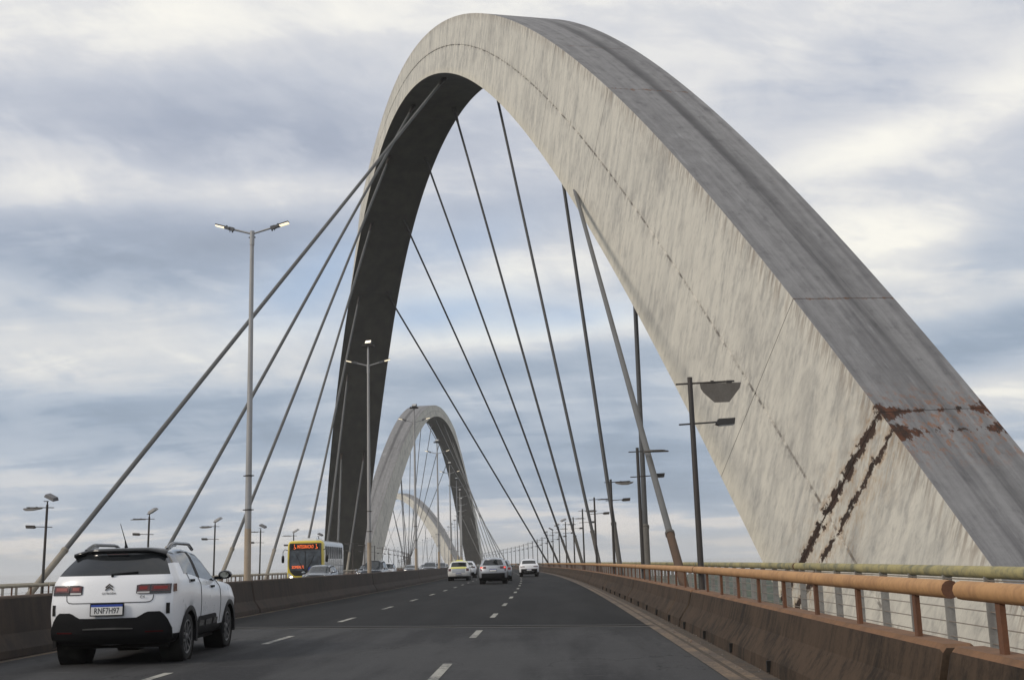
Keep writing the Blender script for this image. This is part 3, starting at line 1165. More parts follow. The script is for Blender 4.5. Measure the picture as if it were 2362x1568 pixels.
# ------------------------------------------------------------------ stay cables
def soffit_point(v, zoff, t, w):
    base, mm, nn, Hs, Ws, u = arch_frame(v, [t], zoff)
    return Vector(base[0] - mm[0] * Hs[0] / 2 + nn[0] * w), Vector(-mm[0])


def stay(low, top, dn, label, group, rust=False, r=0.10, fine=True, heavy=1.0, dark=False):
    root = thing('stay_cable', label, 'cable', low, 0, group)
    low, top = Vector((0, 0, 0)), top - low
    d = (top - low).normalized()
    L = (top - low).length
    mb = MB()
    n = 12 if fine else 7
    mb.tube([low, top], r * heavy, M['cable_shaded' if dark and not rust else 'cable'], n, False)
    mb.build('cable_strand', root)
    sl = 3.0
    mb = MB()
    mb.tube([low - d * 0.6, low + d * sl], r * 1.24 * heavy, M['sheath_rust'] if rust else M['sheath_shaded' if dark else 'sheath'], n, True)
    sh = mb.build('lower_sheath', root)
    if fine:
        mb = MB()
        mb.tube([low + d * (sl - 0.04), low + d * (sl + 0.07)], r * 1.42 * heavy, M['sheath_shaded' if dark else 'sheath'], n)
        mb.build('collar', sh)
    mb = MB()
    mb.tube([top - d * 1.5, top - d * 0.2], [r * 1.15, r * 1.75], M['pole_dark'] if not rust else M['plate_steel'], n, True)
    mb.tube([top - d * 0.25, top + d * 0.6], r * 2.2, M['pole_dark'] if not rust else M['plate_steel'], n, True)
    mb.build('anchor_socket', root)
    return root


RX, LX = 3.60, -21.10
R_TOP = [(-0.695, 1.0), (-0.46, 1.9), (-0.56, 0.0), (-0.25, 2.0), (-0.047, 2.0), (0.13, 1.8), (0.295, 1.6), (0.46, 1.6)]
def land(s, x, zm, tp):
    """foot on the walkway of the line seen passing height zm at station s"""
    m = Vector((x + dxs(s), s, zm))
    k = (zm - 0.05) / (tp.z - zm)
    return m - (tp - m) * k


R_Z = [1.04, 1.09, 0.98, 0.90, 0.81, 0.73, 0.64, 0.55]
L_Z = [0.96, 1.5, 1.14, 0.76, 0.52, 1.22, 1.19, 1.14]
R_S = [41.1, 31.6, 55.1, 71.5, 91.6, 110.5, 133.8, 158.0]
L_TOP = [(-0.215, -1.4), (-0.047, -1.7), (0.13, -1.8), (0.305, -1.8), (0.465, -1.7), (0.617, -1.8), (0.762, -1.5), (0.76, 1.4)]
L_S = [47.2, 62.0, 75.5, 88.5, 102.5, 115.5, 124.0, 133.0]
RN = ['upright dark stay cable rising from the right walkway just beside the second right lamp post',
      'thick stay cable with rusty orange sheath, landing nearest on the right walkway',
      'dark stay cable landing beside the third right lamp post, left of the upright cable',
      'long dark stay cable from the near crown, landing by the fourth right lamp post',
      'dark stay cable leaning from beyond the near crown, landing by the fifth right lamp post',
      'dark stay cable of the near arch, third from left in the right walkway fan',
      'dark stay cable of the near arch, second from left in the right walkway fan',
      'lowest slanting dark stay cable of the near arch, leftmost of the right walkway fan']
LN = ['thickest grey stay cable, from the near crown down to left of the white hatchback',
      'grey stay cable second from the left, landing behind the roof of the white hatchback',
      'grey stay cable passing behind the nearest tall lamp post down to the left walkway',
      'grey stay cable landing on the left walkway just left of the yellow bus',
      'grey stay cable disappearing behind the yellow bus roof, left of the dark arch leg',
      'grey stay cable before the dark arch leg, its foot behind the bus rear',
      'nearly upright pale stay cable in front of the dark left leg of the near arch',
      'pale stay cable in the right half of the dark arch leg, with a pale socket']
for (t, w), s, lb, zm in zip(R_TOP, R_S, RN, R_Z):
    tp, dn = soffit_point(V1, 0, t, w)
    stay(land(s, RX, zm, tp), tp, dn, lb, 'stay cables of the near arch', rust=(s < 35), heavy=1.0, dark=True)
for (t, w), s, lb, zm in zip(L_TOP, L_S, LN, L_Z):
    tp, dn = soffit_point(V1, 0, t, w)
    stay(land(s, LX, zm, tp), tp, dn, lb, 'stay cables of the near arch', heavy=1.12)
# second arch: the same fans mirrored; third arch: as the first
for (v, zo, c_s, mir, nm) in ((V2, 0.477, 325.0, True, 'second'), (V3, -5.17, 645.0, False, 'farthest')):
    for fan, ((tops, stas), X0) in {'near leg': ((R_TOP, R_S), RX), 'far leg': ((L_TOP, L_S), LX)}.items():
        x_land = (LX if X0 == RX else RX) if mir else X0
        side = 'left' if x_land < 0 else 'right'
        order = sorted(stas)
        for (t, w), s in zip(tops, stas):
            tp, dn = soffit_point(v, zo, t, w)
            lab = 'thin distant stay cable of the %s arch landing on the %s walkway' % (nm, side)
            if nm == 'second':
                lab = 'thin stay cable of the second arch, %s to land on the %s walkway going away' % ('first second third fourth fifth sixth seventh eighth'.split()[order.index(s)], side)
            stay(D(c_s + (s - 98.5), x_land, 0.12), tp, dn, lab,
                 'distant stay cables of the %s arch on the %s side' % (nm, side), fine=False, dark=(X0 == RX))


# ------------------------------------------------------------------ lamp posts
def edge_lamp(sx, plate_tilt, flood, label, group, h=4.62):
    """short dark post on the edge barrier; arms point to the walkway (sx = +1 right, -1 left)"""
    root = thing('lamp_post', label, 'street lamp', (0, 0, 0), 0, group)
    mb = MB()
    mb.tube([(0, 0, 0), (0, 0, h)], [0.062, 0.048], M['pole_dark'], 10)
    mb.box((0, 0, 0.02), (0.2, 0.2, 0.04), M['pole_dark'])
    mb.build('pole', root)
    mb = MB()
    mb.tube([(-sx * 0.28, 0, h - 0.13), (sx * 0.86, 0, h - 0.10)], 0.018, M['pole_dark'], 7)
    arm = mb.build('upper_arm', root)
    # reflector plate: a shallow tray, long edge on the arm
    mb = MB()
    c, s_ = math.cos(plate_tilt), math.sin(plate_tilt)
    outl = [(0.19, 0.0), (0.99, 0.0), (0.955, 0.11), (0.90, 0.18), (0.72, 0.40), (0.44, 0.40), (0.25, 0.20), (0.20, 0.11)]
    top, bot = [], []
    for x, d in outl:
        for lst, th in ((top, 0.0), (bot, -0.035)):
            yy = d * c + th * s_ * -1
            zz = -d * s_ + th * c
            lst.append((sx * x, -(yy) + 0.02, h - 0.125 + zz))
    n = len(outl)
    mb.add(top + bot, [tuple(range(n)), tuple(range(n, 2 * n))[::-1]] + [(i, (i + 1) % n, n + (i + 1) % n, n + i) for i in range(n)], M['plate_steel'])
    mb.build('reflector_plate', arm)
    mb = MB()
    mb.box((sx * 0.43, 0.0, h - 0.105), (0.06, 0.05, 0.05), M['pole_dark'])
    mb.box((sx * 0.76, 0.0, h - 0.105), (0.10, 0.05, 0.04), M['pole_dark'])
    mb.build('plate_bracket', arm)
    mb = MB()
    z2 = h - 0.90
    mb.tube([(-sx * 0.26, 0, z2 - 0.02), (sx * 0.50, 0, z2 + 0.01)], 0.017, M['pole_dark'], 7)
    arm2 = mb.build('lower_arm', root)
    mb = MB()
    mb.prism([(sx * 0.44, z2 - 0.035), (sx * 0.50, z2 - 0.06), (sx * 0.80, z2 - 0.045), (sx * 0.82, z2 + 0.075), (sx * 0.50, z2 + 0.065)], 'y', -0.09, 0.09, M['pole_dark'])
    fl = mb.build('floodlight', arm2)
    mb = MB()
    mb.box((sx * 0.65, 0, z2 - 0.058), (0.28, 0.15, 0.012), M['lamp_glass'], Euler((0, -0.05 * sx, 0)).to_matrix())
    mb.build('lamp_lens', fl)
    if flood:
        mb = MB()
        mb.tube([(0, 0, h - 0.02), (0, 0, h + 0.14)], 0.03, M['pole_dark'], 7)
        mb.tube([(-0.10, -0.12, h + 0.13), (0.10, -0.12, h + 0.13)], 0.018, M['pole_dark'], 6)
        rot = Euler((math.radians(24 * flood), math.radians(-12), math.radians(25 * sx + 90))).to_matrix()
        mb.box((sx * -0.18, -0.05, h + 0.30), (0.30, 0.55, 0.13), M['lamp_housing'] if flood > 0 else M['galvanised'], rot, 0.8)
        f = mb.build('top_floodlight', root)
        mb = MB()
        mb.box(Vector((sx * -0.18, -0.05, h + 0.30)) + rot @ Vector((0, 0, -0.07)), (0.27, 0.50, 0.012), M['lamp_glass'] if flood < 0 else M['black_plastic'], rot)
        mb.build('lamp_lens', f)
    return root


ORD = 'first second third fourth fifth sixth seventh eighth ninth tenth eleventh twelfth thirteenth fourteenth fifteenth sixteenth seventeenth eighteenth nineteenth'.split()
RG, LG = 'lamp posts on the right barrier', 'lamp posts on the left barrier'
FAR_R = 'small distant dark lamp post in the row along the right barrier, far round the bend'
FAR_L = 'tiny distant dark lamp post of the left barrier row beyond the near arch leg'
RL = ['nearest dark lamp post on the right barrier, trapezoid plate hanging before the arch leg',
      'dark lamp post beside the upright stay cable, second of the right row',
      'dark lamp post with a saucer shaped plate, third of the right row',
      'dark lamp post fourth of the right row, beside a dark stay cable foot',
      'dark lamp post fifth of the right row, counted from the nearest',
      'dark lamp post sixth of the right row, with a flat plate',
      'dark lamp post seventh of the right row, floodlight on its top',
      'dark lamp post eighth of the right row, floodlight tilted on its top',
      'dark lamp post ninth of the right row counted from the nearest, bulky floodlight on top',
      'dark lamp post tenth of the right row counted from the nearest, floodlight on top']
TILT_R = [1.35, -0.03, 0.30, 0.02, 0.22, 0.05, 0.06, 0.02, 0.08, 0.03]
FLOOD_R = [0, 0, 0, 0, 0, 0, -1, -1, 1, -1]
protoR = None
for i in range(40):
    s = LAMP_S[i]
    loc = D(s, 2.90 if i == 0 else 2.97, 0.10)
    if i < 10:
        o = edge_lamp(1, TILT_R[i], FLOOD_R[i], RL[i], RG)
        o.location = loc
    elif protoR is None:
        protoR = o = edge_lamp(1, 0.05, 0, FAR_R, 'distant lamp posts on the right barrier')
        o.location = loc
    else:
        o = copy_tree(protoR, None, loc, None, FAR_R)
    if 10 <= i < 18:
        o['label'] = 'small dark lamp post, %s of the row along the right barrier counted from the nearest' % ORD[i]
    o.rotation_euler = (0.004, -0.004, heading(s))
LL = ['dark lamp post beside the thickest cable foot, left of the hatchback, black floodlight on top',
      'dark lamp post rising behind the white hatchback roof, pale floodlight on top',
      'dark lamp post right of the white hatchback mirror, pale floodlight on top, between two cables',
      'dark lamp post just right of the nearest tall pole, slim floodlight on top',
      'dark lamp post at the left edge of the yellow bus roof',
      'dark lamp post seen over the roof of the yellow bus, black floodlight on top']
FLOOD_L = [1, -1, -1, 1, -1, 1]
TILT_L = [0.25, 0.06, 0.20, 0.02, 0.02, 0.04]
protoL = None
for i in range(34):
    s = 46.0 + 12.4 * i
    loc = D(s, -20.52, 0.10)
    if i < 6:
        o = edge_lamp(-1, TILT_L[i], FLOOD_L[i], LL[i], LG, 4.15)
        o.location = loc
    elif protoL is None:
        protoL = o = edge_lamp(-1, 0.05, 0, FAR_L, 'distant lamp posts on the left barrier', 4.15)
        o.location = loc
    else:
        o = copy_tree(protoL)
        o.location = loc
    o.rotation_euler = (0, 0.006, heading(s))


def tall_lamp(top, label, group, lit=(True, True)):
    root = thing('tall_lamp_post', label, 'street lamp', (0, 0, 0), 0, group)
    h = 10.55
    mb = MB()
    mb.tube([(0, 0, 0), (0, 0, 1.5)], [0.105, 0.102], M['galv_rusty'], 12, False)
    mb.build('pole_foot', root)
    mb = MB()
    mb.tube([(0, 0, 1.5), (0, 0, 5.0), (0, 0, h)], [0.1, 0.085, 0.058], M['galvanised'], 12)
    mb.build('pole', root)
    for z in (2.05, 3.05):
        mb = MB()
        mb.tube([(0, 0, z - 0.02), (0, 0, z + 0.02)], 0.108, M['iron'], 10)
        mb.box((-0.13, 0, z), (0.06, 0.03, 0.03), M['iron'])
        mb.box((0.13, 0, z), (0.06, 0.03, 0.03), M['iron'])
        mb.build('clamp_band', root)
    mb = MB()
    mb.tube([(0, 0, h - 0.42), (0, 0, h + 0.03)], 0.072, M['galvanised'], 10)
    mb.box((-0.08, 0, h - 0.17), (0.05, 0.03, 0.03), M['iron'])
    mb.box((0.08, 0, h - 0.17), (0.05, 0.03, 0.03), M['iron'])
    mb.build('pole_cap', root)
    for k, sx in enumerate((-1, 1)):
        mb = MB()
        mb.tube([(0, 0, h - 0.06), (sx * 0.60, 0, h + 0.11)], 0.03, M['galvanised'], 8)
        arm = mb.build('lamp_arm', root)
        tl = math.atan2(0.17, 0.60)
        rot = Euler((0.10, -sx * tl, 0)).to_matrix()
        base = Vector((sx * 0.60, 0, h + 0.11))
        ax = rot @ Vector((sx, 0, 0))
        mb = MB()
        mb.box(base + ax * 0.05, (0.15, 0.12, 0.11), M['lamp_housing'], rot)
        mb.box(base + ax * 0.19, (0.16, 0.17, 0.075), M['lamp_housing'], rot)
        mb.box(base + ax * 0.40 + rot @ Vector((0, 0, 0.025)), (0.32, 0.20, 0.035), M['plate_steel'], rot)
        mb.tube([base + ax * 0.22, base + ax * 0.22 + rot @ Vector((0, 0, 0.075))], 0.028, M['black_plastic'], 8)
        mb.box(base + ax * 0.02 + Vector((0, 0, -0.075)), (0.03, 0.03, 0.06), M['black_plastic'])
        mb.box(base + ax * 0.10 + Vector((0, 0, -0.075)), (0.015, 0.02, 0.08), M['black_plastic'])
        lum = mb.build('luminaire', arm)
        mb = MB()
        mb.box(base + ax * 0.405 + rot @ Vector((0, 0, -0.012)), (0.285, 0.19, 0.035), M['lamp_lit'] if lit[k] else M['lamp_glass'], rot)
        mb.build('lamp_lens', lum)
    if top:
        mb = MB()
        mb.tube([(0, 0, h), (0, 0, h + 0.98)], 0.05, M['galvanised'], 10)
        ext = mb.build('pole_extension', root)
        mb = MB()
        mb.box((0, 0, h + 1.0), (0.62, 0.30, 0.07), M['iron'])
        mb.tube([(-0.25, 0, h + 1.03), (-0.25, 0, h + 1.12)], 0.03, M['iron'], 6)
        mb.tube([(0.2, 0, h + 1.03), (0.2, 0, h + 1.12)], 0.03, M['iron'], 6)
        mb.build('lamp_tray', ext)
        rot = Euler((math.radians(52), 0, math.radians(-18))).to_matrix()
        mb = MB()
        mb.box((0.02, 0, h + 1.17), (0.34, 0.22, 0.12), M['lamp_housing'], rot)
        f = mb.build('top_floodlight', ext)
        mb = MB()
        mb.box(Vector((0.02, 0, h + 1.17)) + rot @ Vector((0, 0, 0.066)), (0.30, 0.18, 0.012), M['lamp_lit'] if top == 2 else M['lamp_glass'], rot)
        mb.build('lamp_lens', f)
    return root


TG = 'tall twin arm lamp posts on the median'
TL = ['nearest tall twin arm lamp post on the median, both lamps lit, right of the hatchback',
      'tall twin arm lamp post before the dark arch leg, a lit floodlight on its top',
      'tall twin arm lamp post against the second arch, left lamp shining, dark tray on top',
      'tall twin arm lamp post inside the second arch opening, fourth counted from the nearest',
      'tall twin arm lamp post left of the second arch dark leg, fifth counted from nearest']
FAR_T = 'thin distant tall twin arm lamp post in the far line of the median'
protoT = None
for i, s in enumerate(POLE_S[1:26]):
    loc = D(s, -8.76, 0.92)
    if i < 5:
        o = tall_lamp((0, 2, 1, 1, 1)[i], TL[i], TG)
        o.location = loc
    elif protoT is None:
        protoT = o = tall_lamp(1, FAR_T, 'distant tall lamp posts on the median', (False, False))
        o.location = loc
    else:
        o = copy_tree(protoT, None, loc, None, FAR_T)
    if 5 <= i < 9:
        o['label'] = 'thin tall twin arm lamp post, %s on the median counted from the nearest' % ORD[i]
    o.rotation_euler = (0, -0.006, heading(s))


# ------------------------------------------------------------------ vehicles
def pchip(xs, ys, q):
    """monotone cubic through the points"""
    xs, ys, q = np.asarray(xs, float), np.asarray(ys, float), np.asarray(q, float)
    h = np.diff(xs)
    dl = np.diff(ys) / h
    m = np.zeros_like(ys)
    for i in range(1, len(xs) - 1):
        if dl[i - 1] * dl[i] > 0:
            w1, w2 = 2 * h[i] + h[i - 1], h[i] + 2 * h[i - 1]
            m[i] = (w1 + w2) / (w1 / dl[i - 1] + w2 / dl[i])
    m[0], m[-1] = dl[0], dl[-1]
    i = np.clip(np.searchsorted(xs, q) - 1, 0, len(xs) - 2)
    t = (q - xs[i]) / h[i]
    return ((2 * t ** 3 - 3 * t ** 2 + 1) * ys[i] + (t ** 3 - 2 * t ** 2 + t) * h[i] * m[i] + (-2 * t ** 3 + 3 * t ** 2) * ys[i + 1] + (t ** 3 - t ** 2) * h[i] * m[i + 1])


class CarShell:
    """net of sections from tail (y = 0) to nose; nine points per half section: 0 floor, 1 floor edge, 2 sill, 3 waist,
    4 shoulder, 5 belt, 6 roof edge, 7 roof, 8 roof centre"""
    def __init__(s, net, NS=5, NK=4, bulge_r=0.16, bulge_f=0.22, wheels=(), R=0.34):
        s.net = np.array(net, float)             # [station][9][3]
        s.NS, s.NK, s.br, s.bf = NS, NK, bulge_r, bulge_f
        ns = len(net)
        s.su = np.linspace(0, ns - 1, (ns - 1) * NS + 1)
        s.ku = np.linspace(0, 8, 8 * NK + 1)
        s.G = s.surf(s.su, s.ku)
        s.wheels, s.R = wheels, R

    def surf(s, su, ku):
        ns = len(s.net)
        a = np.zeros((len(su), 9, 3))
        for k in range(9):
            for c in range(3):
                a[:, k, c] = pchip(range(ns), s.net[:, k, c], su)
        g = np.zeros((len(su), len(ku), 3))
        for i in range(len(su)):
            for c in range(3):
                g[i, :, c] = pchip(range(9), a[i, :, c], ku)
        g[:, ku >= 8, 0] = 0
        return g

    def side(s, su, k, sx, off=0.0):
        p = s.surf(np.array([su - 0.02, su, su + 0.02]).clip(0, len(s.net) - 1), np.array([max(0, k - .05), k, min(8, k + .05)]))
        c = p[1, 1]
        n = np.cross(p[2, 1] - p[0, 1], p[1, 2] - p[1, 0])
        n = n / (np.linalg.norm(n) + 1e-9)
        if n[0] * c[0] < 0 and abs(n[0]) > 0.2:
            n = -n
        elif abs(n[0]) <= 0.2 and n[2] < 0:
            n = -n
        q = c + n * off
        return Vector((sx * q[0], q[1], q[2]))

    def cap(s, x, z, rear=True, off=0.0):
        """point of the tail or nose surface at sideways x and height z"""
        row = s.G[0] if rear else s.G[-1]
        lim = len(s.ku) if rear else int(5 * s.NK) + 1
        zz, xx, yy = row[s.NK:lim, 2], row[s.NK:lim, 0], row[s.NK:lim, 1]
        xk, yk = np.interp(z, zz, xx), np.interp(z, zz, yy)
        c = min(1.0, abs(x) / max(0.02, xk))
        b = (s.br if rear else s.bf) * (1 - c ** 2.6)
        y = yk - b if rear else yk + b
        return Vector((x, y - off if rear else y + off, z))

    def parts(s, mats, classify):
        """split the shell into meshes by region name"""
        out = {}
        G = s.G

        def put(name, quad, smooth=True):
            mb = out.setdefault(name, {'v': {}, 'f': []})
            idx = []
            for p in quad:
                key = tuple(np.round(p, 5))
                idx.append(mb['v'].setdefault(key, len(mb['v'])))
            if len(set(idx)) > 2:
                f = []
                for i in idx:
                    if i not in f:
                        f.append(i)
                mb['f'].append(tuple(f))
        GG = G.copy()
        for i in range(G.shape[0]):
            for k in range(G.shape[1]):
                p = GG[i, k]
                for wy, wz in s.wheels:
                    d = math.hypot(p[1] - wy, p[2] - wz)
                    if abs(p[0]) > 0.3 and d < s.R + 0.07 and d > s.R - 0.09 and s.ku[k] < 4.2 and s.ku[k] > 1.0:
                        GG[i, k, 1] = wy + (p[1] - wy) / d * s.R
                        GG[i, k, 2] = wz + (p[2] - wz) / d * s.R
        for i in range(len(s.su) - 1):
            for k in range(len(s.ku) - 1):
                sm, km = (s.su[i] + s.su[i + 1]) / 2, (s.ku[k] + s.ku[k + 1]) / 2
                q = [GG[i, k], GG[i + 1, k], GG[i + 1, k + 1], GG[i, k + 1]]
                c = sum(q) / 4
                if km > 1.0 and km < 4.2 and any(math.hypot(c[1] - wy, c[2] - wz) < s.R - 0.004 for wy, wz in s.wheels):
                    continue
                nm = classify(sm, km, 'side')
                for sx in (1, -1):
                    put(nm + ('/%d' % sx if nm in ('sill', 'window_surround') else '/%d%d' % (sx, sm > 3) if nm == 'side_window' else ''), [p * np.array([sx, 1, 1]) for p in (q if sx > 0 else q[::-1])])
        NC = 14
        cs = np.linspace(-1, 1, NC + 1)
        for rear, row, lim in ((True, GG[0], len(s.ku) - 1), (False, GG[-1], 5 * s.NK)):
            for k in range(s.NK, lim):
                for j in range(NC):
                    quad = []
                    for kk, jj in ((k, j), (k, j + 1), (k + 1, j + 1), (k + 1, j)):
                        c = cs[jj]
                        b = (s.br if rear else s.bf) * (1 - abs(c) ** 2.6)
                        quad.append(np.array([row[kk, 0] * c, row[kk, 1] + (-b if rear else b), row[kk, 2]]))
                    nm = classify((s.ku[k] + s.ku[k + 1]) / 2, (cs[j] + cs[j + 1]) / 2, 'rear' if rear else 'front')
                    put(nm, quad if rear else quad[::-1])
        res = {}
        for nm, d in out.items():
            mb = MB()
            base = nm.split('/')[0]
            mb.add([Vector(v) for v in d['v']], d['f'], mats.get(base, mats['body']), True)
            res.setdefault(base, []).append(mb)
        return res


def decal(shell, xs, zlo, zhi, mat, rear=True, off=0.006, rows=3, back=0.03):
    """a panel that follows the tail or nose of the shell and stands proud of it"""
    mb = MB()
    lo = zlo if callable(zlo) else (lambda x: zlo)
    hi = zhi if callable(zhi) else (lambda x: zhi)
    R_ = []
    for r in range(rows + 1):
        R_.append([shell.cap(x, lo(x) + (hi(x) - lo(x)) * r / rows, rear, off) for x in xs])
    mb.grid(R_, mat, True)
    edge = R_[0] + [r[-1] for r in R_[1:]] + R_[-1][::-1][1:] + [r[0] for r in R_[::-1][1:]]
    dv = Vector((0, back if rear else -back, 0))
    mb.grid([edge, [p + dv for p in edge]], mat, False)
    return mb


def wheel_parts(root, x, y, r, w, sx, rim_mat, spokes=5, detail=True):
    wl = link('wheel', None, root, (x, y, r))
    mb = MB()
    n = 28 if detail else 16
    mb.lathe([(sx * a, q) for a, q in ((-w * .5, r * .70), (-w * .5, r * .93), (-w * .40, r * .985), (-w * .2, r), (w * .2, r), (w * .40, r * .985), (w * .5, r * .93), (w * .47, r * .70))], M['tyre'], 'x', n)
    mb.build('tyre', wl)
    mb = MB()
    mb.lathe([(sx * a, q) for a, q in ((w * .47, r * .72), (w * .44, r * .68), (w * .15, r * .64), (w * .12, 0.0))], M['alloy_dark'], 'x', n)
    mb.lathe([(sx * a, q) for a, q in ((w * .48, r * .72), (w * .50, r * .70), (w * .46, r * .655))], rim_mat, 'x', n)
    for k in range(spokes):
        a = 2 * PI * k / spokes + 0.3
        rot = Euler((a, 0, 0)).to_matrix()
        for d in ((-0.07, 0.07) if detail else (0,)):
            mb.box(rot @ Vector((sx * w * .40, d * r * 2, r * .40)), (w * .10, r * (.10 if detail else .2), r * .56), rim_mat, rot)
    mb.lathe([(sx * a, q) for a, q in ((w * .42, r * .16), (w * .46, r * .13), (w * .46, 0))], rim_mat, 'x', 12)
    mb.build('rim', wl)
    return wl


def car_net(L, W, roof, gc, belt_r, belt_f, hood, cowl, rf, tail_slant, roof_rear, up_w=0.70, deck=None, nose=0.20):
    """sections for a hatch / estate / sports utility body; deck = (length, height) gives a notchback"""
    h = W / 2
    z3 = gc + (belt_r - gc) * 0.52

    def low(y, kx=1.0, belt=belt_r, zr=roof, ux=up_w, yu=None, yb=None, wide=1.0):
        yu = y if yu is None else yu
        yb = y if yb is None else yb
        return [[0, y, gc], [h * .86 * kx, y, gc], [h * .97 * kx, y, gc + 0.13], [h * 1.0 * kx * wide, y, z3], [h * .985 * kx, y, belt - 0.13],
                [h * .925 * kx, yb, belt], [h * ux, yu, zr - 0.085], [h * ux * .72, yu, zr - 0.02], [0, yu, zr]]
    ts = tail_slant
    n = []
    r0 = low(0, 0.93, belt_r, roof_rear, up_w * .93, ts, 0.10)
    r0[1][1], r0[2][1], r0[3][1], r0[4][1] = 0.22, 0.07, 0.0, 0.05
    if deck:
        dl, dh = deck
        r0 = low(0, 0.93, belt_r, dh, up_w * .93, 0.10, 0.06)
        r0[1][1], r0[2][1], r0[3][1], r0[4][1] = 0.22, 0.07, 0.0, 0.02
        r0[5][2], r0[6][2], r0[7][2], r0[8][2] = dh - 0.05, dh - 0.012, dh - 0.004, dh
        n.append(r0)
        r1 = low(dl, 1.0, belt_r, dh + 0.02, up_w * 1.08, dl, dl)
        r1[6][2], r1[7][2], r1[8][2] = belt_r + 0.02, belt_r + 0.03, belt_r + 0.035
        n.append(r1)
        n.append(low(dl + 0.45, 1.0, belt_r, roof_rear, up_w, dl + ts, dl + 0.5))
    else:
        n.append(r0)
        n.append(low(0.30, 0.985, belt_r, roof_rear + 0.02, up_w * .97, ts + 0.14, 0.34))
        n.append(low(0.80, 1.0, belt_r - 0.01, roof - 0.015, up_w, ts + 0.55, 0.80))
    mid = (rf + n[-1][5][1]) / 2
    n.append(low(mid, 1.0, (belt_r + belt_f) / 2, roof, up_w * 1.01, mid))
    n.append(low(rf + 0.30, 1.0, belt_f, roof - 0.03, up_w * .97, rf, rf + 0.30))
    c = low(cowl, 1.0, belt_f - 0.02, hood + 0.02, 0.78, cowl - 0.02, cowl - 0.12)
    c[6][2], c[7][2], c[8][2] = hood + 0.01, hood + 0.025, hood + 0.03
    c[6][1], c[7][1], c[8][1] = cowl - 0.10, cowl + 0.03, cowl + 0.08
    n.append(c)
    f = low((cowl + L) / 2, 0.99, hood - 0.04, hood, 0.80)
    f[6][2], f[7][2], f[8][2] = hood - 0.035, hood - 0.015, hood - 0.01
    n.append(f)
    e = low(L - 0.16, 0.93, hood - 0.14, hood - 0.12, 0.78)
    e[5] = [h * .84, L - 0.16, hood - 0.12]
    e[6], e[7], e[8] = [h * .72, L - 0.14, hood - 0.085], [h * .4, L - 0.12, hood - 0.075], [0, L - 0.12, hood - 0.07]
    n.append(e)
    g = low(L, 0.83, hood - 0.20, hood - 0.2, 0.6)
    for k, (kx, y, z) in enumerate(((0, L - .3, gc), (.70, L - .24, gc), (.80, L - .22, gc + .1), (.84, L - .22, z3 * .92), (.80, L - .22, hood - .26), (.70, L - .22, hood - .19), (.55, L - .22, hood - .185), (.3, L - .22, hood - .18), (0, L - .22, hood - .18))):
        g[k] = [h * kx, y, z]
    n.append(g)
    return n


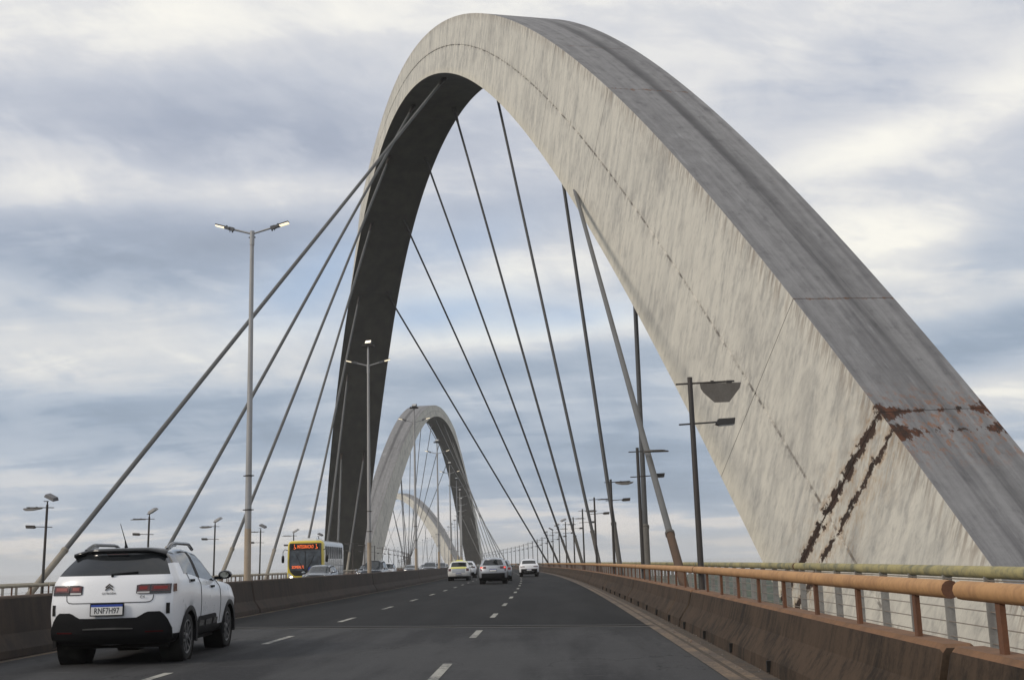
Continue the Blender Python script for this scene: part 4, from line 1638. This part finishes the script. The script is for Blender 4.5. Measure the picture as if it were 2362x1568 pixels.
def build_car(label, cfg, loc, rz, group='vehicles on the bridge'):
    """cfg: dims and colours; view = 'rear' or 'front' decides where the detail goes"""
    c = cfg
    root = thing(c.get('name', 'car'), label, c.get('cat', 'car'), loc, rz, group)
    L, W = c['L'], c['W']
    net = np.array(car_net(L, W, c['roof'], c.get('gc', 0.24), c['belt_r'], c['belt_f'], c['hood'], c['cowl'], c['rf'], c['ts'], c['roof_rear'], c.get('up', 0.70), c.get('deck')))
    R = c.get('R', 0.33)
    wy0 = c.get('ro', 0.78)
    wb = c.get('wb', 2.6)
    net[:, :, 1] -= wy0                      # origin under the rear axle
    wheels = ((0.0, R), (wb, R))
    sh = CarShell(net, c.get('NS', 5), 4, c.get('br', 0.14), c.get('bf', 0.2), wheels, R + 0.055)
    deck = 'deck' in c
    nS = len(net)                            # stations
    s_wr0, s_wr1 = (1, 2) if deck else (None, None)
    s_rf, s_cw = (4, 5)
    s_bp = 3
    s_rear_side = 2 if deck else 1

    def classify(a, b, where):
        if where == 'side':
            if 6 > b > 5 and s_rear_side + c.get('qtr', 0.45) < a < s_cw - 0.1:
                k = (b - 5)
                if c.get('win', (0.22, 0.80))[0] < k < c.get('win', (0.22, 0.80))[1] and not (s_bp - 0.1 < a < s_bp + 0.1):
                    return 'side_window'
                return 'window_surround'
            if b > 6 and s_rf + 0.1 < a < s_cw - 0.05 and b > 6.1:
                return 'windshield'
            if deck and b > 6.15 and s_wr0 + 0.1 < a < s_wr1 - 0.1:
                return 'rear_window'
            if b > 5.6 and a < s_rf + 0.15 and (not deck or a > s_wr1 - 0.1):
                return 'roof'
            if b < 2 and b > 1:
                return 'sill'
            return 'body'
        if where == 'rear':
            if not deck and 5.08 < a < 5.9 and abs(b) < c.get('rwin', 0.92):
                return 'rear_window'
            if a > 5.9:
                return 'roof'
            if a < 2:
                return 'rear_bumper'
            return 'body'
        if a < 2.0:
            return 'front_bumper'
        return 'body'
    mats = {'body': c['paint'], 'side_window': M['car_glass'], 'windshield': M['tint_glass'], 'rear_window': M['car_glass'], 'roof': c.get('roof_mat', c['paint']),
            'window_surround': c.get('surround', M['black_plastic']), 'sill': c.get('clad', M['black_plastic']), 'rear_bumper': c.get('clad', M['black_plastic']), 'front_bumper': c.get('clad', M['black_plastic'])}
    for nm, lst in sh.parts(mats, classify).items():
        for mb in lst:
            mb.build(nm, root)
    # wheels, dark wheel housings, cladding rims
    for wy in (0.0, wb):
        for sx in (-1, 1):
            hw = np.interp(0.5, [0, 1], [W / 2 - 0.01, W / 2 - 0.01])
            wheel_parts(root, sx * (hw - 0.125), wy, R, 0.215, sx, c.get('rim', M['alloy']), 5, c.get('fine', False))
            mb = MB()
            mb.lathe([(sx * (W / 2 - 0.34), 0.0), (sx * (W / 2 - 0.34), R + 0.06), (sx * (W / 2 - 0.03), R + 0.06)], M['black_hole'], 'x', 20, (0, wy, R))
            if c.get('arch_clad', True):
                V0, V1_, V2_ = [], [], []
                for q in range(19):
                    a = math.radians(-12 + 204 * q / 18)
                    ca, sa = math.cos(a), math.sin(a)
                    for lst, rr, dx in ((V0, R + 0.035, 0.006), (V1_, R + 0.105, 0.012), (V2_, R + 0.11, -0.04)):
                        lst.append(Vector((sx * (W / 2 + dx), wy + rr * ca, R + rr * sa)))
                mb.grid([V0, V1_, V2_], c.get('clad', M['black_plastic']), True)
                mb.grid([[Vector((p.x - sx * 0.1, p.y, p.z)) for p in V0], V0], c.get('clad', M['black_plastic']), True)
            mb.build('wheel_arch', root)
    mb = MB()
    mb.box((0, wb / 2, c.get('gc', 0.24) - 0.02), (W * .8, L * .86, 0.08), M['black_hole'])
    mb.build('underbody', root)
    # mirrors
    zb = c['belt_f'] + 0.03
    ym = c['cowl'] - wy0 - 0.42
    for sx in (-1, 1):
        mb = MB()
        mb.lathe([(-0.12, 0.02), (-0.10, 0.06), (-0.02, 0.085), (0.05, 0.085), (0.07, 0.07)], c.get('mirror_mat', c['paint']), 'y', 12)
        mb.v = [(v[0] * 1.25 + sx * (W / 2 + 0.10), -v[1] + ym, v[2] * 0.82 + zb + 0.06) for v in mb.v]
        mb.box((sx * (W / 2 + 0.0), ym, zb + 0.01), (0.14, 0.08, 0.05), M['black_plastic'])
        mo = mb.build('wing_mirror', root)
        mb = MB()
        mb.lathe([(0.0, 0.0), (0.0, 0.058)], M['mirror_glass'], 'y', 12)
        mb.v = [(v[0] * 1.2 + sx * (W / 2 + 0.10), ym - 0.073, v[2] * 0.78 + zb + 0.06) for v in mb.v]
        mb.build('mirror_glass', mo)
    # door handles and shut lines on the flanks
    for sx in (-1, 1):
        mb = MB()
        for a in (s_rear_side + 1.15, s_bp + 0.78):
            p = sh.side(a, 4.25, sx, 0.012)
            mb.box(p, (0.035, 0.17, 0.035), c.get('handle', c['paint']))
        mb.build('door_handle', root)
        mb = MB()
        for a in (s_bp + 0.0, s_cw - 0.45):
            pts = [sh.side(a, k, sx, 0.003) for k in np.linspace(2.1, 5.05, 9)]
            mb.tube(pts, 0.005, M['seam'], 4, False)
        pts = [sh.side(s_rear_side + 0.9, k, sx, 0.003) for k in np.linspace(4.0, 5.05, 5)]
        mb.tube(pts, 0.005, M['seam'], 4, False)
        mb.build('door_seam', root)
    return root, sh


def lin(a, b, n):
    return [a + (b - a) * i / (n - 1) for i in range(n)]


def plate(root, sh, z, rear, txt=None, w=0.40, h=0.13, x=0.0, mat='plate_white'):
    p = sh.cap(x, z, rear, 0.03)
    d = -1 if rear else 1
    holder = MB()
    holder.box(p, (w + 0.03, 0.02, h + 0.03), M['black_plastic'])
    ho = holder.build('plate_holder', root)
    mb = MB()
    mb.box(p + Vector((0, d * 0.013, -h * 0.11)), (w, 0.008, h * 0.78), M[mat])
    mb.box(p + Vector((0, d * 0.013, h * 0.39)), (w, 0.008, h * 0.22), M['plate_blue'])
    po = mb.build('number_plate', ho)
    if txt:
        me = text_mesh(txt, h * 0.80, M['plate_black'], 0.002, 0.0, 'CENTER', 1.02)
        return me, p + Vector((0, d * 0.019, -h * 0.12)), ho
    return po


def lamp_pair(root, sh, z0, z1, x0, x1, mat, rear=True, name='tail_light', off=0.012, shape=None):
    out = []
    for sx in (-1, 1):
        lo = z0 if not shape else (lambda x: shape(abs(x))[0])
        hi = z1 if not shape else (lambda x: shape(abs(x))[1])
        out.append(decal(sh, sorted(sx * v for v in lin(x0, x1, 7)), lo, hi, mat, rear, off).build(name, root))
    return out


def put_text(res, root):
    me, p, ho = res
    o = link('plate_number', me, ho, p)
    o.rotation_euler = (PI / 2, 0, 0)
    o.scale = (0.74, 1, 1)
    return o


# --- the white hatchback in the left lane
HB = dict(name='hatchback', rwin=0.99, L=4.17, W=1.80, roof=1.63, gc=0.29, belt_r=1.235, belt_f=1.10, hood=1.06, cowl=2.98, rf=2.05, ts=0.36, roof_rear=1.60,
          paint=M['white_paint'], roof_mat=M['black_paint'], R=0.335, ro=0.77, wb=2.60, fine=True, rim=M['alloy_mid'], clad=M['black_plastic'], mirror_mat=M['black_paint'],
          handle=M['black_plastic'], NS=7, br=0.17, qtr=0.50, win=(0.12, 0.90))
hb, sh = build_car('white hatchback with black roof, black wheel arch cladding and chevron badge, in the left lane', HB, D(16.65, -6.15), math.radians(3.4))
# lower bumper cladding with its stepped upper edge


def clad_hi(x):
    a = abs(x)
    return float(np.interp(a, [0, 0.40, 0.52, 0.70, 0.77, 0.835], [0.655, 0.66, 0.735, 0.735, 0.66, 0.50]))


decal(sh, lin(-0.835, 0.835, 35), 0.36, clad_hi, M['black_plastic'], True, 0.022, 6).build('bumper_cladding', hb)
decal(sh, lin(-0.34, 0.34, 11), lambda x: 0.505, lambda x: 0.53 - 0.1 * abs(x) ** 2, M['grey_plastic'], True, 0.036, 2).build('skid_strip', hb)
for sx in (-1, 1):
    decal(sh, sorted([sx * v for v in lin(0.50, 0.73, 5)]), 0.455, 0.475, M['dark_red_lens'], True, 0.036, 1).build('bumper_reflector', hb)
    # air curtain slot at the corner of the bumper
    decal(sh, sorted([sx * v for v in lin(0.765, 0.81, 4)]), 0.70, 0.845, M['black_hole'], True, 0.008, 3, 0.01).build('bumper_slot', hb)
    tl = link('tail_light', None, hb)
    decal(sh, sorted([sx * v for v in lin(0.37, 0.815, 9)]), lambda x: 0.975 + max(0, 0.40 - abs(x)) * 0.4, lambda x: 1.108 - max(0, 0.40 - abs(x)) * 0.4, M['black_paint'], True, 0.012, 4).build('lamp_frame', tl)
    for xa, xb in ((0.385, 0.545), (0.565, 0.80)):
        decal(sh, sorted([sx * v for v in lin(xa, xb, 6)]), 1.012, 1.094, M['dark_red_lens'], True, 0.018, 3).build('red_lens', tl)
        decal(sh, sorted([sx * v for v in lin(xa + 0.03, xb - 0.03, 5)]), 1.035, 1.078, M['red_lens'], True, 0.022, 2).build('red_lens', tl)
        if xa < 0.5:
            decal(sh, sorted([sx * v for v in lin(xa, xb, 6)]), 0.985, 1.008, M['clear_lens'], True, 0.018, 1).build('clear_lens', tl)
    mb = MB()
    mb.grid([[sh.side(a, k, sx, 0.012) for a in lin(0.0, 0.42, 6)] for k in lin(3.60, 3.985, 5)], M['dark_red_lens'], True)
    mb.build('side_lens', tl)
    # airbump panel low on the doors
    mb = MB()
    mb.grid([[sh.side(a, 1.9 + (0.62 * max(0.05, min(1, (a - 2.5) / 0.25, (4.35 - a) / 0.3))) * r / 4, sx, 0.014) for a in lin(2.5, 4.35, 14)] for r in range(5)], M['black_plastic'], True)
    ab = mb.build('door_bump_panel', hb)
    for a0 in (2.85, 3.35, 3.85):
        mb = MB()
        mb.grid([[sh.side(a, k, sx, 0.022) for a in lin(a0, a0 + 0.36, 4)] for k in (2.12, 2.24, 2.36)], M['black_paint'], True)
        mb.build('bump_capsule', ab)
# shut line of the tailgate
mb = MB()
pts = [(-0.735, 1.225)] + [(-0.60, 0.965), (-0.59, 0.90), (-0.56, 0.872), (-0.50, 0.865)] + [(x, 0.865) for x in lin(-0.4, 0.4, 9)] + [(0.50, 0.865), (0.56, 0.872), (0.59, 0.90), (0.60, 0.965)]
mb.tube([sh.cap(x, z, True, 0.002) for x, z in pts[1:]], 0.006, M['seam'], 5, False)
mb.build('tailgate_seam', hb)
mb = MB()
for z0 in (1.050, 1.086):
    for sx in (-1, 1):
        p = sh.cap(0, z0, True, 0.014)
        mb.prism([(0, z0 + 0.040), (sx * 0.052, z0 - 0.002), (sx * 0.052, z0 - 0.018), (0, z0 + 0.022)], 'y', p.y - 0.006, p.y + 0.01, M['plate_steel'])
mb.build('chevron_emblem', hb)
for txt, x, z, sz, sp in (('CITROËN', 0.0, 0.992, 0.038, 1.25), ('C4', 0.455, 0.935, 0.055, 1.1)):
    o = link('badge_lettering', text_mesh(txt, sz, M['grey_plastic'], 0.002, 0, 'CENTER', sp), hb, sh.cap(x, z, True, 0.008))
    o.rotation_euler = (PI / 2, 0, 0)
put_text(plate(hb, sh, 0.775, True, 'RNF7H97', 0.43, 0.14), hb)
# roof spoiler, wiper, rails, aerial
mb = MB()
rows = [[], [], [], []]
for x in lin(-0.655, 0.655, 17):
    cx_ = min(abs(x), 0.58) * (1 if x > 0 else -1)
    drop = max(0, abs(x) - 0.42) * 0.25
    p = sh.cap(cx_, 1.54, True, 0)
    rows[0].append(Vector((x * .96, p.y + 0.24, 1.620 - drop * .5)))
    rows[1].append(Vector((x, p.y - 0.07, 1.598 - drop)))
    rows[2].append(Vector((x, p.y - 0.075, 1.562 - drop)))
    rows[3].append(Vector((x, p.y + 0.10, 1.500 - drop)))
mb.grid(rows, M['black_paint'], True)
sp_ = mb.build('roof_spoiler', hb)
mb = MB()
p = sh.cap(0, 1.525, True, 0)
mb.box((0, p.y - 0.01, 1.528), (0.30, 0.02, 0.012), M['dark_red_lens'])
mb.build('brake_strip', sp_)
mb = MB()
mb.tube([sh.cap(0.02, 1.25, True, 0.03), sh.cap(0.36, 1.275, True, 0.02)], 0.012, M['black_plastic'], 6)
mb.tube([sh.cap(0.02, 1.22, True, 0.0), sh.cap(0.02, 1.25, True, 0.035)], 0.02, M['black_plastic'], 6)
mb.build('rear_wiper', hb)
for sx in (-1, 1):
    mb = MB()
    ys = lin(-0.20, 1.35, 14)
    prof_ = []
    for i, y in enumerate(ys):
        t = i / 13
        prof_.append(Vector((sx * (0.585 - 0.03 * t), y, 1.585 + 0.095 * min(1, math.sin(PI * min(t * 1.9, 0.5)) * 1.0) * min(1, (1 - t) * 5 + 0.12))))
    mb.tube(prof_, 0.026, M['black_paint'], 8)
    mb.tube([p - Vector((0, 0, 0.03)) for p in prof_[1:5]], 0.022, M['black_paint'], 6)
    mb.build('roof_rail', hb)
mb = MB()
mb.tube([(0, -0.22, 1.61), (0, -0.24, 1.66), (0, -0.29, 1.73), (-0.03, -0.44, 1.96)], [0.030, 0.016, 0.007, 0.004], M['black_plastic'], 7)
mb.build('roof_aerial', hb)
lamp_pair(hb, sh, 0.72, 0.84, 0.35, 0.62, M['clear_lens'], False, 'headlight')
lamp_pair(hb, sh, 0.36, 0.60, 0.0, 0.55, M['black_plastic'], False, 'grille')

# --- cars ahead of us
SUV = dict(name='sports_utility_car', L=4.33, W=1.78, roof=1.60, gc=0.26, belt_r=1.13, belt_f=1.02, hood=1.03, cowl=3.00, rf=2.05, ts=0.42, roof_rear=1.55, R=0.34, ro=0.80, wb=2.61, br=0.20)
TAXI = dict(name='taxi', L=4.35, W=1.735, roof=1.52, gc=0.22, belt_r=0.98, belt_f=0.95, hood=0.98, cowl=3.15, rf=2.35, ts=0.52, roof_rear=1.46, deck=(0.50, 1.06), R=0.31, ro=0.90, wb=2.63, arch_clad=False)
COUPE = dict(name='coupe_utility_car', L=4.40, W=1.78, roof=1.56, gc=0.27, belt_r=1.06, belt_f=1.03, hood=1.05, cowl=3.05, rf=2.15, ts=0.62, roof_rear=1.50, deck=(0.16, 1.10), R=0.345, ro=0.92, wb=2.53, br=0.2)
HATCH = dict(name='hatchback', L=3.95, W=1.70, roof=1.50, gc=0.22, belt_r=1.04, belt_f=0.97, hood=0.99, cowl=2.92, rf=1.95, ts=0.34, roof_rear=1.46, R=0.31, ro=0.70, wb=2.50, arch_clad=False)


def cfg(base, **kw):
    d = dict(base)
    d.update(kw)
    return d


def rear_kit(root, sh, zl, xl, zp, low, mat_light, plate_mat='plate_white', strip=None):
    lamp_pair(root, sh, zl[0], zl[1], xl[0], xl[1], mat_light, True, 'tail_light', 0.014)
    decal(sh, lin(-0.72, 0.72, 13), 0.30, low, M['black_plastic'], True, 0.020, 4).build('bumper_cladding', root)
    plate(root, sh, zp, True, None, mat=plate_mat)
    if strip:
        decal(sh, lin(-0.45, 0.45, 9), strip[0], strip[1], M['chrome'], True, 0.028, 1).build('bumper_strip', root)


sv, sh = build_car('silver sports utility car ahead in the middle lane with glowing red tail lights', cfg(SUV, paint=M['silver_paint']), D(71.3, -3.03), heading(71) + 0.01)
rear_kit(sv, sh, (0.93, 1.07), (0.44, 0.80), 0.84, 0.66, M['dark_red_lens'])
lamp_pair(sv, sh, 0.955, 1.045, 0.66, 0.78, M['brake_lit'], True, 'brake_light', 0.022)
lamp_pair(sv, sh, 0.80, 0.91, 0.70, 0.79, M['dark_red_lens'], True, 'tail_light', 0.014)
decal(sh, lin(-0.42, 0.42, 9), 1.0, 1.03, M['chrome'], True, 0.012, 1).build('tailgate_trim', sv)
for sx in (-1, 1):
    mb = MB()
    mb.tube([(sx * 0.52, 0.0, 1.555), (sx * 0.54, 0.25, 1.605), (sx * 0.55, 1.2, 1.61), (sx * 0.54, 1.4, 1.57)], 0.018, M['silver_paint'], 6)
    mb.build('roof_rail', sv)

tx, sh = build_car('white taxi saloon with yellow roof and yellow boot band in the left lane', cfg(TAXI, paint=M['offwhite_paint'], roof_mat=M['taxi_yellow']), D(88.6, -6.15), heading(88) + 0.01, )
rear_kit(tx, sh, (0.74, 0.93), (0.58, 0.79), 0.50, 0.30, M['dark_red_lens'], 'plate_grey')
decal(sh, lin(-0.60, 0.60, 11), 0.93, 1.03, M['taxi_yellow'], True, 0.012, 3).build('yellow_band', tx)
decal(sh, lin(-0.50, 0.50, 9), 0.62, 0.90, M['silver_paint'], True, 0.006, 3).build('boot_lid', tx)
mb = MB()
mb.box((0, 1.15, 1.54), (0.50, 0.10, 0.06), M['taxi_yellow'])
mb.build('roof_sign', tx)

wc, sh = build_car('white car ahead of the taxi, half hidden, dark rear bumper', cfg(SUV, paint=M['white_paint'], roof=1.52, roof_rear=1.47), D(104.0, -6.22), heading(104))
rear_kit(wc, sh, (0.90, 1.02), (0.50, 0.79), 0.80, 0.52, M['dark_red_lens'], 'plate_grey')
gc_, sh = build_car('dark grey blue car hidden behind the silver sports utility car', cfg(HATCH, paint=M['bluegrey_paint'], W=1.75), D(81.5, -2.85), heading(81))
rear_kit(gc_, sh, (0.80, 0.95), (0.56, 0.78), 0.55, 0.40, M['red_lens'])
cp, sh = build_car('white coupe utility car in the right lane, black bumper with light plate', cfg(COUPE, paint=M['white_paint'], mirror_mat=M['black_paint']), D(103.0, -0.55), heading(103))
rear_kit(cp, sh, (0.86, 0.93), (0.40, 0.79), 0.62, 0.70, M['dark_red_lens'], strip=(0.42, 0.50))
for sx in (-1, 1):
    mb = MB()
    mb.tube([(sx * 0.52, 0.35, 1.52), (sx * 0.53, 0.6, 1.60), (sx * 0.54, 1.4, 1.60), (sx * 0.54, 1.6, 1.55)], 0.018, M['silver_paint'], 6)
    mb.build('roof_rail', cp)


# --- oncoming cars beyond the median
def front_kit(root, sh, zl, xl, lit):
    lamp_pair(root, sh, zl[0], zl[1], xl[0], xl[1], M['clear_lens'], False, 'headlight', 0.014)
    if lit:
        lamp_pair(root, sh, zl[0] + 0.03, zl[1] - 0.03, xl[0] + 0.10, xl[1] - 0.06, M['head_lit'], False, 'head_lamp', 0.022)
    decal(sh, lin(-0.48, 0.48, 9), 0.40, 0.62, M['black_plastic'], False, 0.016, 3).build('grille', root)
    plate(root, sh, 0.42, False)


def oncoming(label, conf, s, x, lit=False, zl=(0.68, 0.82)):
    r, h_ = build_car(label, conf, D(s, x), PI + heading(s))
    front_kit(r, h_, zl, (0.34, 0.66), lit)
    return r


oncoming('silver hatchback with lit headlights, oncoming in front of the yellow bus', cfg(HATCH, paint=M['bluegrey_paint']), 71.5, -13.7, True)
oncoming('dark small car with white bonnet, oncoming, half hidden left of the silver van', cfg(HATCH, paint=M['silver_paint'], roof_mat=M['black_paint']), 100.0, -14.6)
oncoming('silver people carrier with large dark windscreen, oncoming right behind the second tall lamp post', cfg(SUV, name='people_carrier', paint=M['silver_paint'], roof_mat=M['black_paint'], roof=1.78, roof_rear=1.72, belt_f=1.06, hood=1.06, rf=2.3, cowl=3.25, W=1.84), 92.0, -13.0)
oncoming('white sports utility car oncoming, second car right of the second tall lamp post', cfg(SUV, paint=M['white_paint'], roof=1.68, roof_rear=1.62), 122.0, -15.3)
oncoming('low grey saloon oncoming, just left of the third tall lamp post', cfg(TAXI, name='saloon_car', paint=M['silver_paint'], roof=1.42, roof_rear=1.37), 152.0, -15.0)
oncoming('pale car oncoming, hidden behind the third tall lamp post', cfg(HATCH, paint=M['white_paint']), 168.0, -13.9)
oncoming('dark sports utility car with silver bonnet oncoming, between the third and fourth tall lamp posts', cfg(SUV, paint=M['silver_paint'], roof_mat=M['grey_paint'], roof=1.66, roof_rear=1.6), 145.0, -12.1)
oncoming('dark grey car oncoming, behind the fourth tall lamp post', cfg(HATCH, paint=M['grey_paint'], roof=1.6, roof_rear=1.55), 158.0, -11.3)
oncoming('small white car oncoming, farthest, right of the fourth tall lamp post', cfg(HATCH, paint=M['white_paint']), 182.0, -11.6)


# --- the bus
def bus():
    root = thing('bus', 'yellow fronted city bus with orange lettering on its front, oncoming beyond the median', 'bus', D(77.2, -16.0), PI + 0.06, 'vehicles on the bridge')
    W, H, L = 2.50, 3.22, 11.2            # front face at y = 0, body behind it (towards -y); nose looks along +y
    h = W / 2

    def ring(y, zt, sx=1.0, g=0.32, n=7):
        P = [(-h * sx, g), (-h * sx, 1.2), (-h * sx, 2.2), (-h * sx * .985, zt - 0.28), (-h * sx * .93, zt - 0.10), (-h * sx * .78, zt - 0.02), (0, zt)]
        P = P + [(-x, z) for x, z in P[::-1][1:]]
        return [Vector((x, y, z)) for x, z in P]
    mb = MB()
    mb.grid([ring(y, H) for y in (-L, -L + 0.05, -8, -5, -2, -0.55)], M['bus_white'], True)
    mb.add(ring(-L, H), [tuple(range(13))], M['bus_white'])
    mb.build('body', root)
    mb = MB()
    rows = [ring(-0.55, H + 0.006, 1.003), ring(-0.25, H + 0.0, 1.0), ring(-0.06, H - 0.05, 0.975), ring(0.0, H - 0.10, 0.93)]
    mb.grid(rows, M['yellow_paint'], True)
    mb.add(rows[-1], [tuple(range(13))[::-1]], M['yellow_paint'])
    mb.build('front_shell', root)
    # black mask around windscreen and sign, rounded at the bottom
    ol = [(-1.05, 3.02), (1.05, 3.02), (1.08, 2.9), (1.09, 1.35), (1.0, 1.12), (0.85, 0.95), (0.70, 0.86), (-0.70, 0.86), (-0.85, 0.95), (-1.0, 1.12), (-1.09, 1.35), (-1.08, 2.9)]
    mb = MB()
    mb.prism(ol, 'y', -0.01, 0.030, M['black_paint'])
    mask = mb.build('front_mask', root)
    ol2 = [(-1.04, 2.52), (1.04, 2.52), (1.05, 1.36), (0.98, 1.2), (-0.98, 1.2), (-1.05, 1.36)]
    mb = MB()
    mb.prism([p for p in ol2 if True], 'y', 0.025, 0.040, M['bus_glass'])
    ws = mb.build('windscreen', root)
    mb = MB()
    mb.box((0, 0.043, 1.86), (0.05, 0.01, 1.3), M['black_plastic'])
    for sx in (-1, 1):
        mb.tube([(sx * 0.15, 0.06, 1.22), (sx * 0.60, 0.055, 2.2)], 0.012, M['black_plastic'], 5)
        mb.tube([(sx * 0.05, 0.06, 1.18), (sx * 0.40, 0.058, 1.75)], 0.014, M['black_plastic'], 5)
    mb.build('wiper', ws)
    mb = MB()
    mb.box((0, 0.034, 2.78), (1.9, 0.012, 0.34), M['black_hole'])
    sg = mb.build('destination_sign', mask)
    # lettering faces oncoming traffic: mirrored frame because the nose looks along +y
    for txt, x, z, sz, sp, par, wd in (('INTEGRACAO', 0.0, 2.78, 0.33, 1.05, sg, 1.10), ('SOMENTE', 0.50, 1.42, 0.27, 1.05, ws, 0.80)):
        o = link('sign_lettering', text_mesh(txt, sz, M['led_orange'], 0.004, 0, 'CENTER', sp), par, (x, 0.048, z))
        o.rotation_euler = (PI / 2, 0, PI)
        o.scale = (wd / o.dimensions.x, 1, 1)
    for x in (-0.74, 0.74):                # wheelchair symbol either side of the word, as lit strokes
        mb = MB()
        mb.tube([(x, 0.05, 2.88), (x, 0.05, 2.76), (x - 0.07, 0.05, 2.74), (x - 0.09, 0.05, 2.67)], 0.014, M['led_orange'], 5)
        mb.tube([(x + 0.05 * math.cos(a) * 1.1, 0.05, 2.70 + 0.06 * math.sin(a)) for a in lin(1.9, 6.0, 8)], 0.012, M['led_orange'], 5)
        mb.lathe([(0.042, 0.028), (0.056, 0.028), (0.056, 0.0)], M['led_orange'], 'y', 8, (x, 0, 2.92))
        mb.build('wheelchair_symbol', sg)
    mb = MB()
    mb.box((-0.30, 0.05, 1.30), (0.22, 0.006, 0.22), M['plate_blue'])
    mb.build('blue_sticker', ws)
    for sx in (-1, 1):
        hl = MB()
        hl.prism([(sx * 1.14, 0.72), (sx * 0.78, 0.60), (sx * 0.80, 0.78), (sx * 1.02, 0.98), (sx * 1.14, 1.06)], 'y', -0.02, 0.03, M['clear_lens'])
        ho = hl.build('headlight', root)
        mb = MB()
        mb.lathe([(0.030, 0.09), (0.045, 0.085), (0.05, 0.0)], M['head_lit'], 'y', 12, (sx * 0.93, 0, 0.74))
        mb.build('head_lamp', ho)
        # mirror on its bent arm
        mb = MB()
        mb.tube([(sx * 1.18, -0.1, 2.55), (sx * 1.38, 0.12, 2.62), (sx * 1.48, 0.22, 2.45), (sx * 1.48, 0.22, 2.2)], 0.022, M['black_plastic'], 6)
        arm = mb.build('mirror_arm', root)
        mb = MB()
        mb.lathe([(1.72, 0.02), (1.75, 0.085), (2.0, 0.10), (2.18, 0.085), (2.22, 0.02)], M['black_plastic'], 'z', 10, (sx * 1.48, 0.22, 0))
        mb.build('mirror', arm)
    mb = MB()
    mb.box((0, 0.03, 0.60), (0.9, 0.02, 0.12), M['plate_grey'])
    mb.build('number_plate', root)
    # roof hatch and cooler
    mb = MB()
    mb.box((-0.1, -1.5, H + 0.07), (1.1, 1.6, 0.16), M['bus_white'], None, 0.85)
    mb.box((0.0, -6.0, H + 0.05), (0.8, 0.9, 0.12), M['bus_white'], None, 0.85)
    mb.build('roof_hatch', root)
    # flanks: dark upper panes, panel joints, wheels
    for sx in (-1, 1):
        for i in range(9):
            y = -1.15 - i * 1.10
            mb = MB()
            mb.box((sx * (h + 0.006), y, 2.38), (0.02, 0.46, 0.86), M['bus_pane'])
            mb.box((sx * (h + 0.004), y, 1.70), (0.016, 0.98, 0.42), M['lamp_glass'])  # lower pane, its whitish reflection put into a pale grey colour
            mb.box((sx * (h + 0.004), y - 0.55, 1.75), (0.015, 0.03, 2.1), M['seam'])
            w_ = mb.build('side_window', root)
        mb = MB()
        mb.box((sx * (h + 0.008), -5.9, 1.45), (0.014, 10.2, 0.035), M['seam'])
        mb.box((sx * (h + 0.008), -5.9, 0.85), (0.014, 10.2, 0.02), M['seam'])
        mb.build('flank_trim', root)
        for wy in (-2.6, -8.3):
            wheel_parts(root, sx * (h - 0.16), wy, 0.48, 0.30, sx, M['alloy'], 8)
            mb = MB()
            mb.lathe([(sx * (h - 0.35), 0.0), (sx * (h + 0.004), 0.58), (sx * (h + 0.004), 0.52)], M['black_hole'], 'x', 16, (0, wy, 0.5))
            mb.build('wheel_arch', root)
    return root


bus()
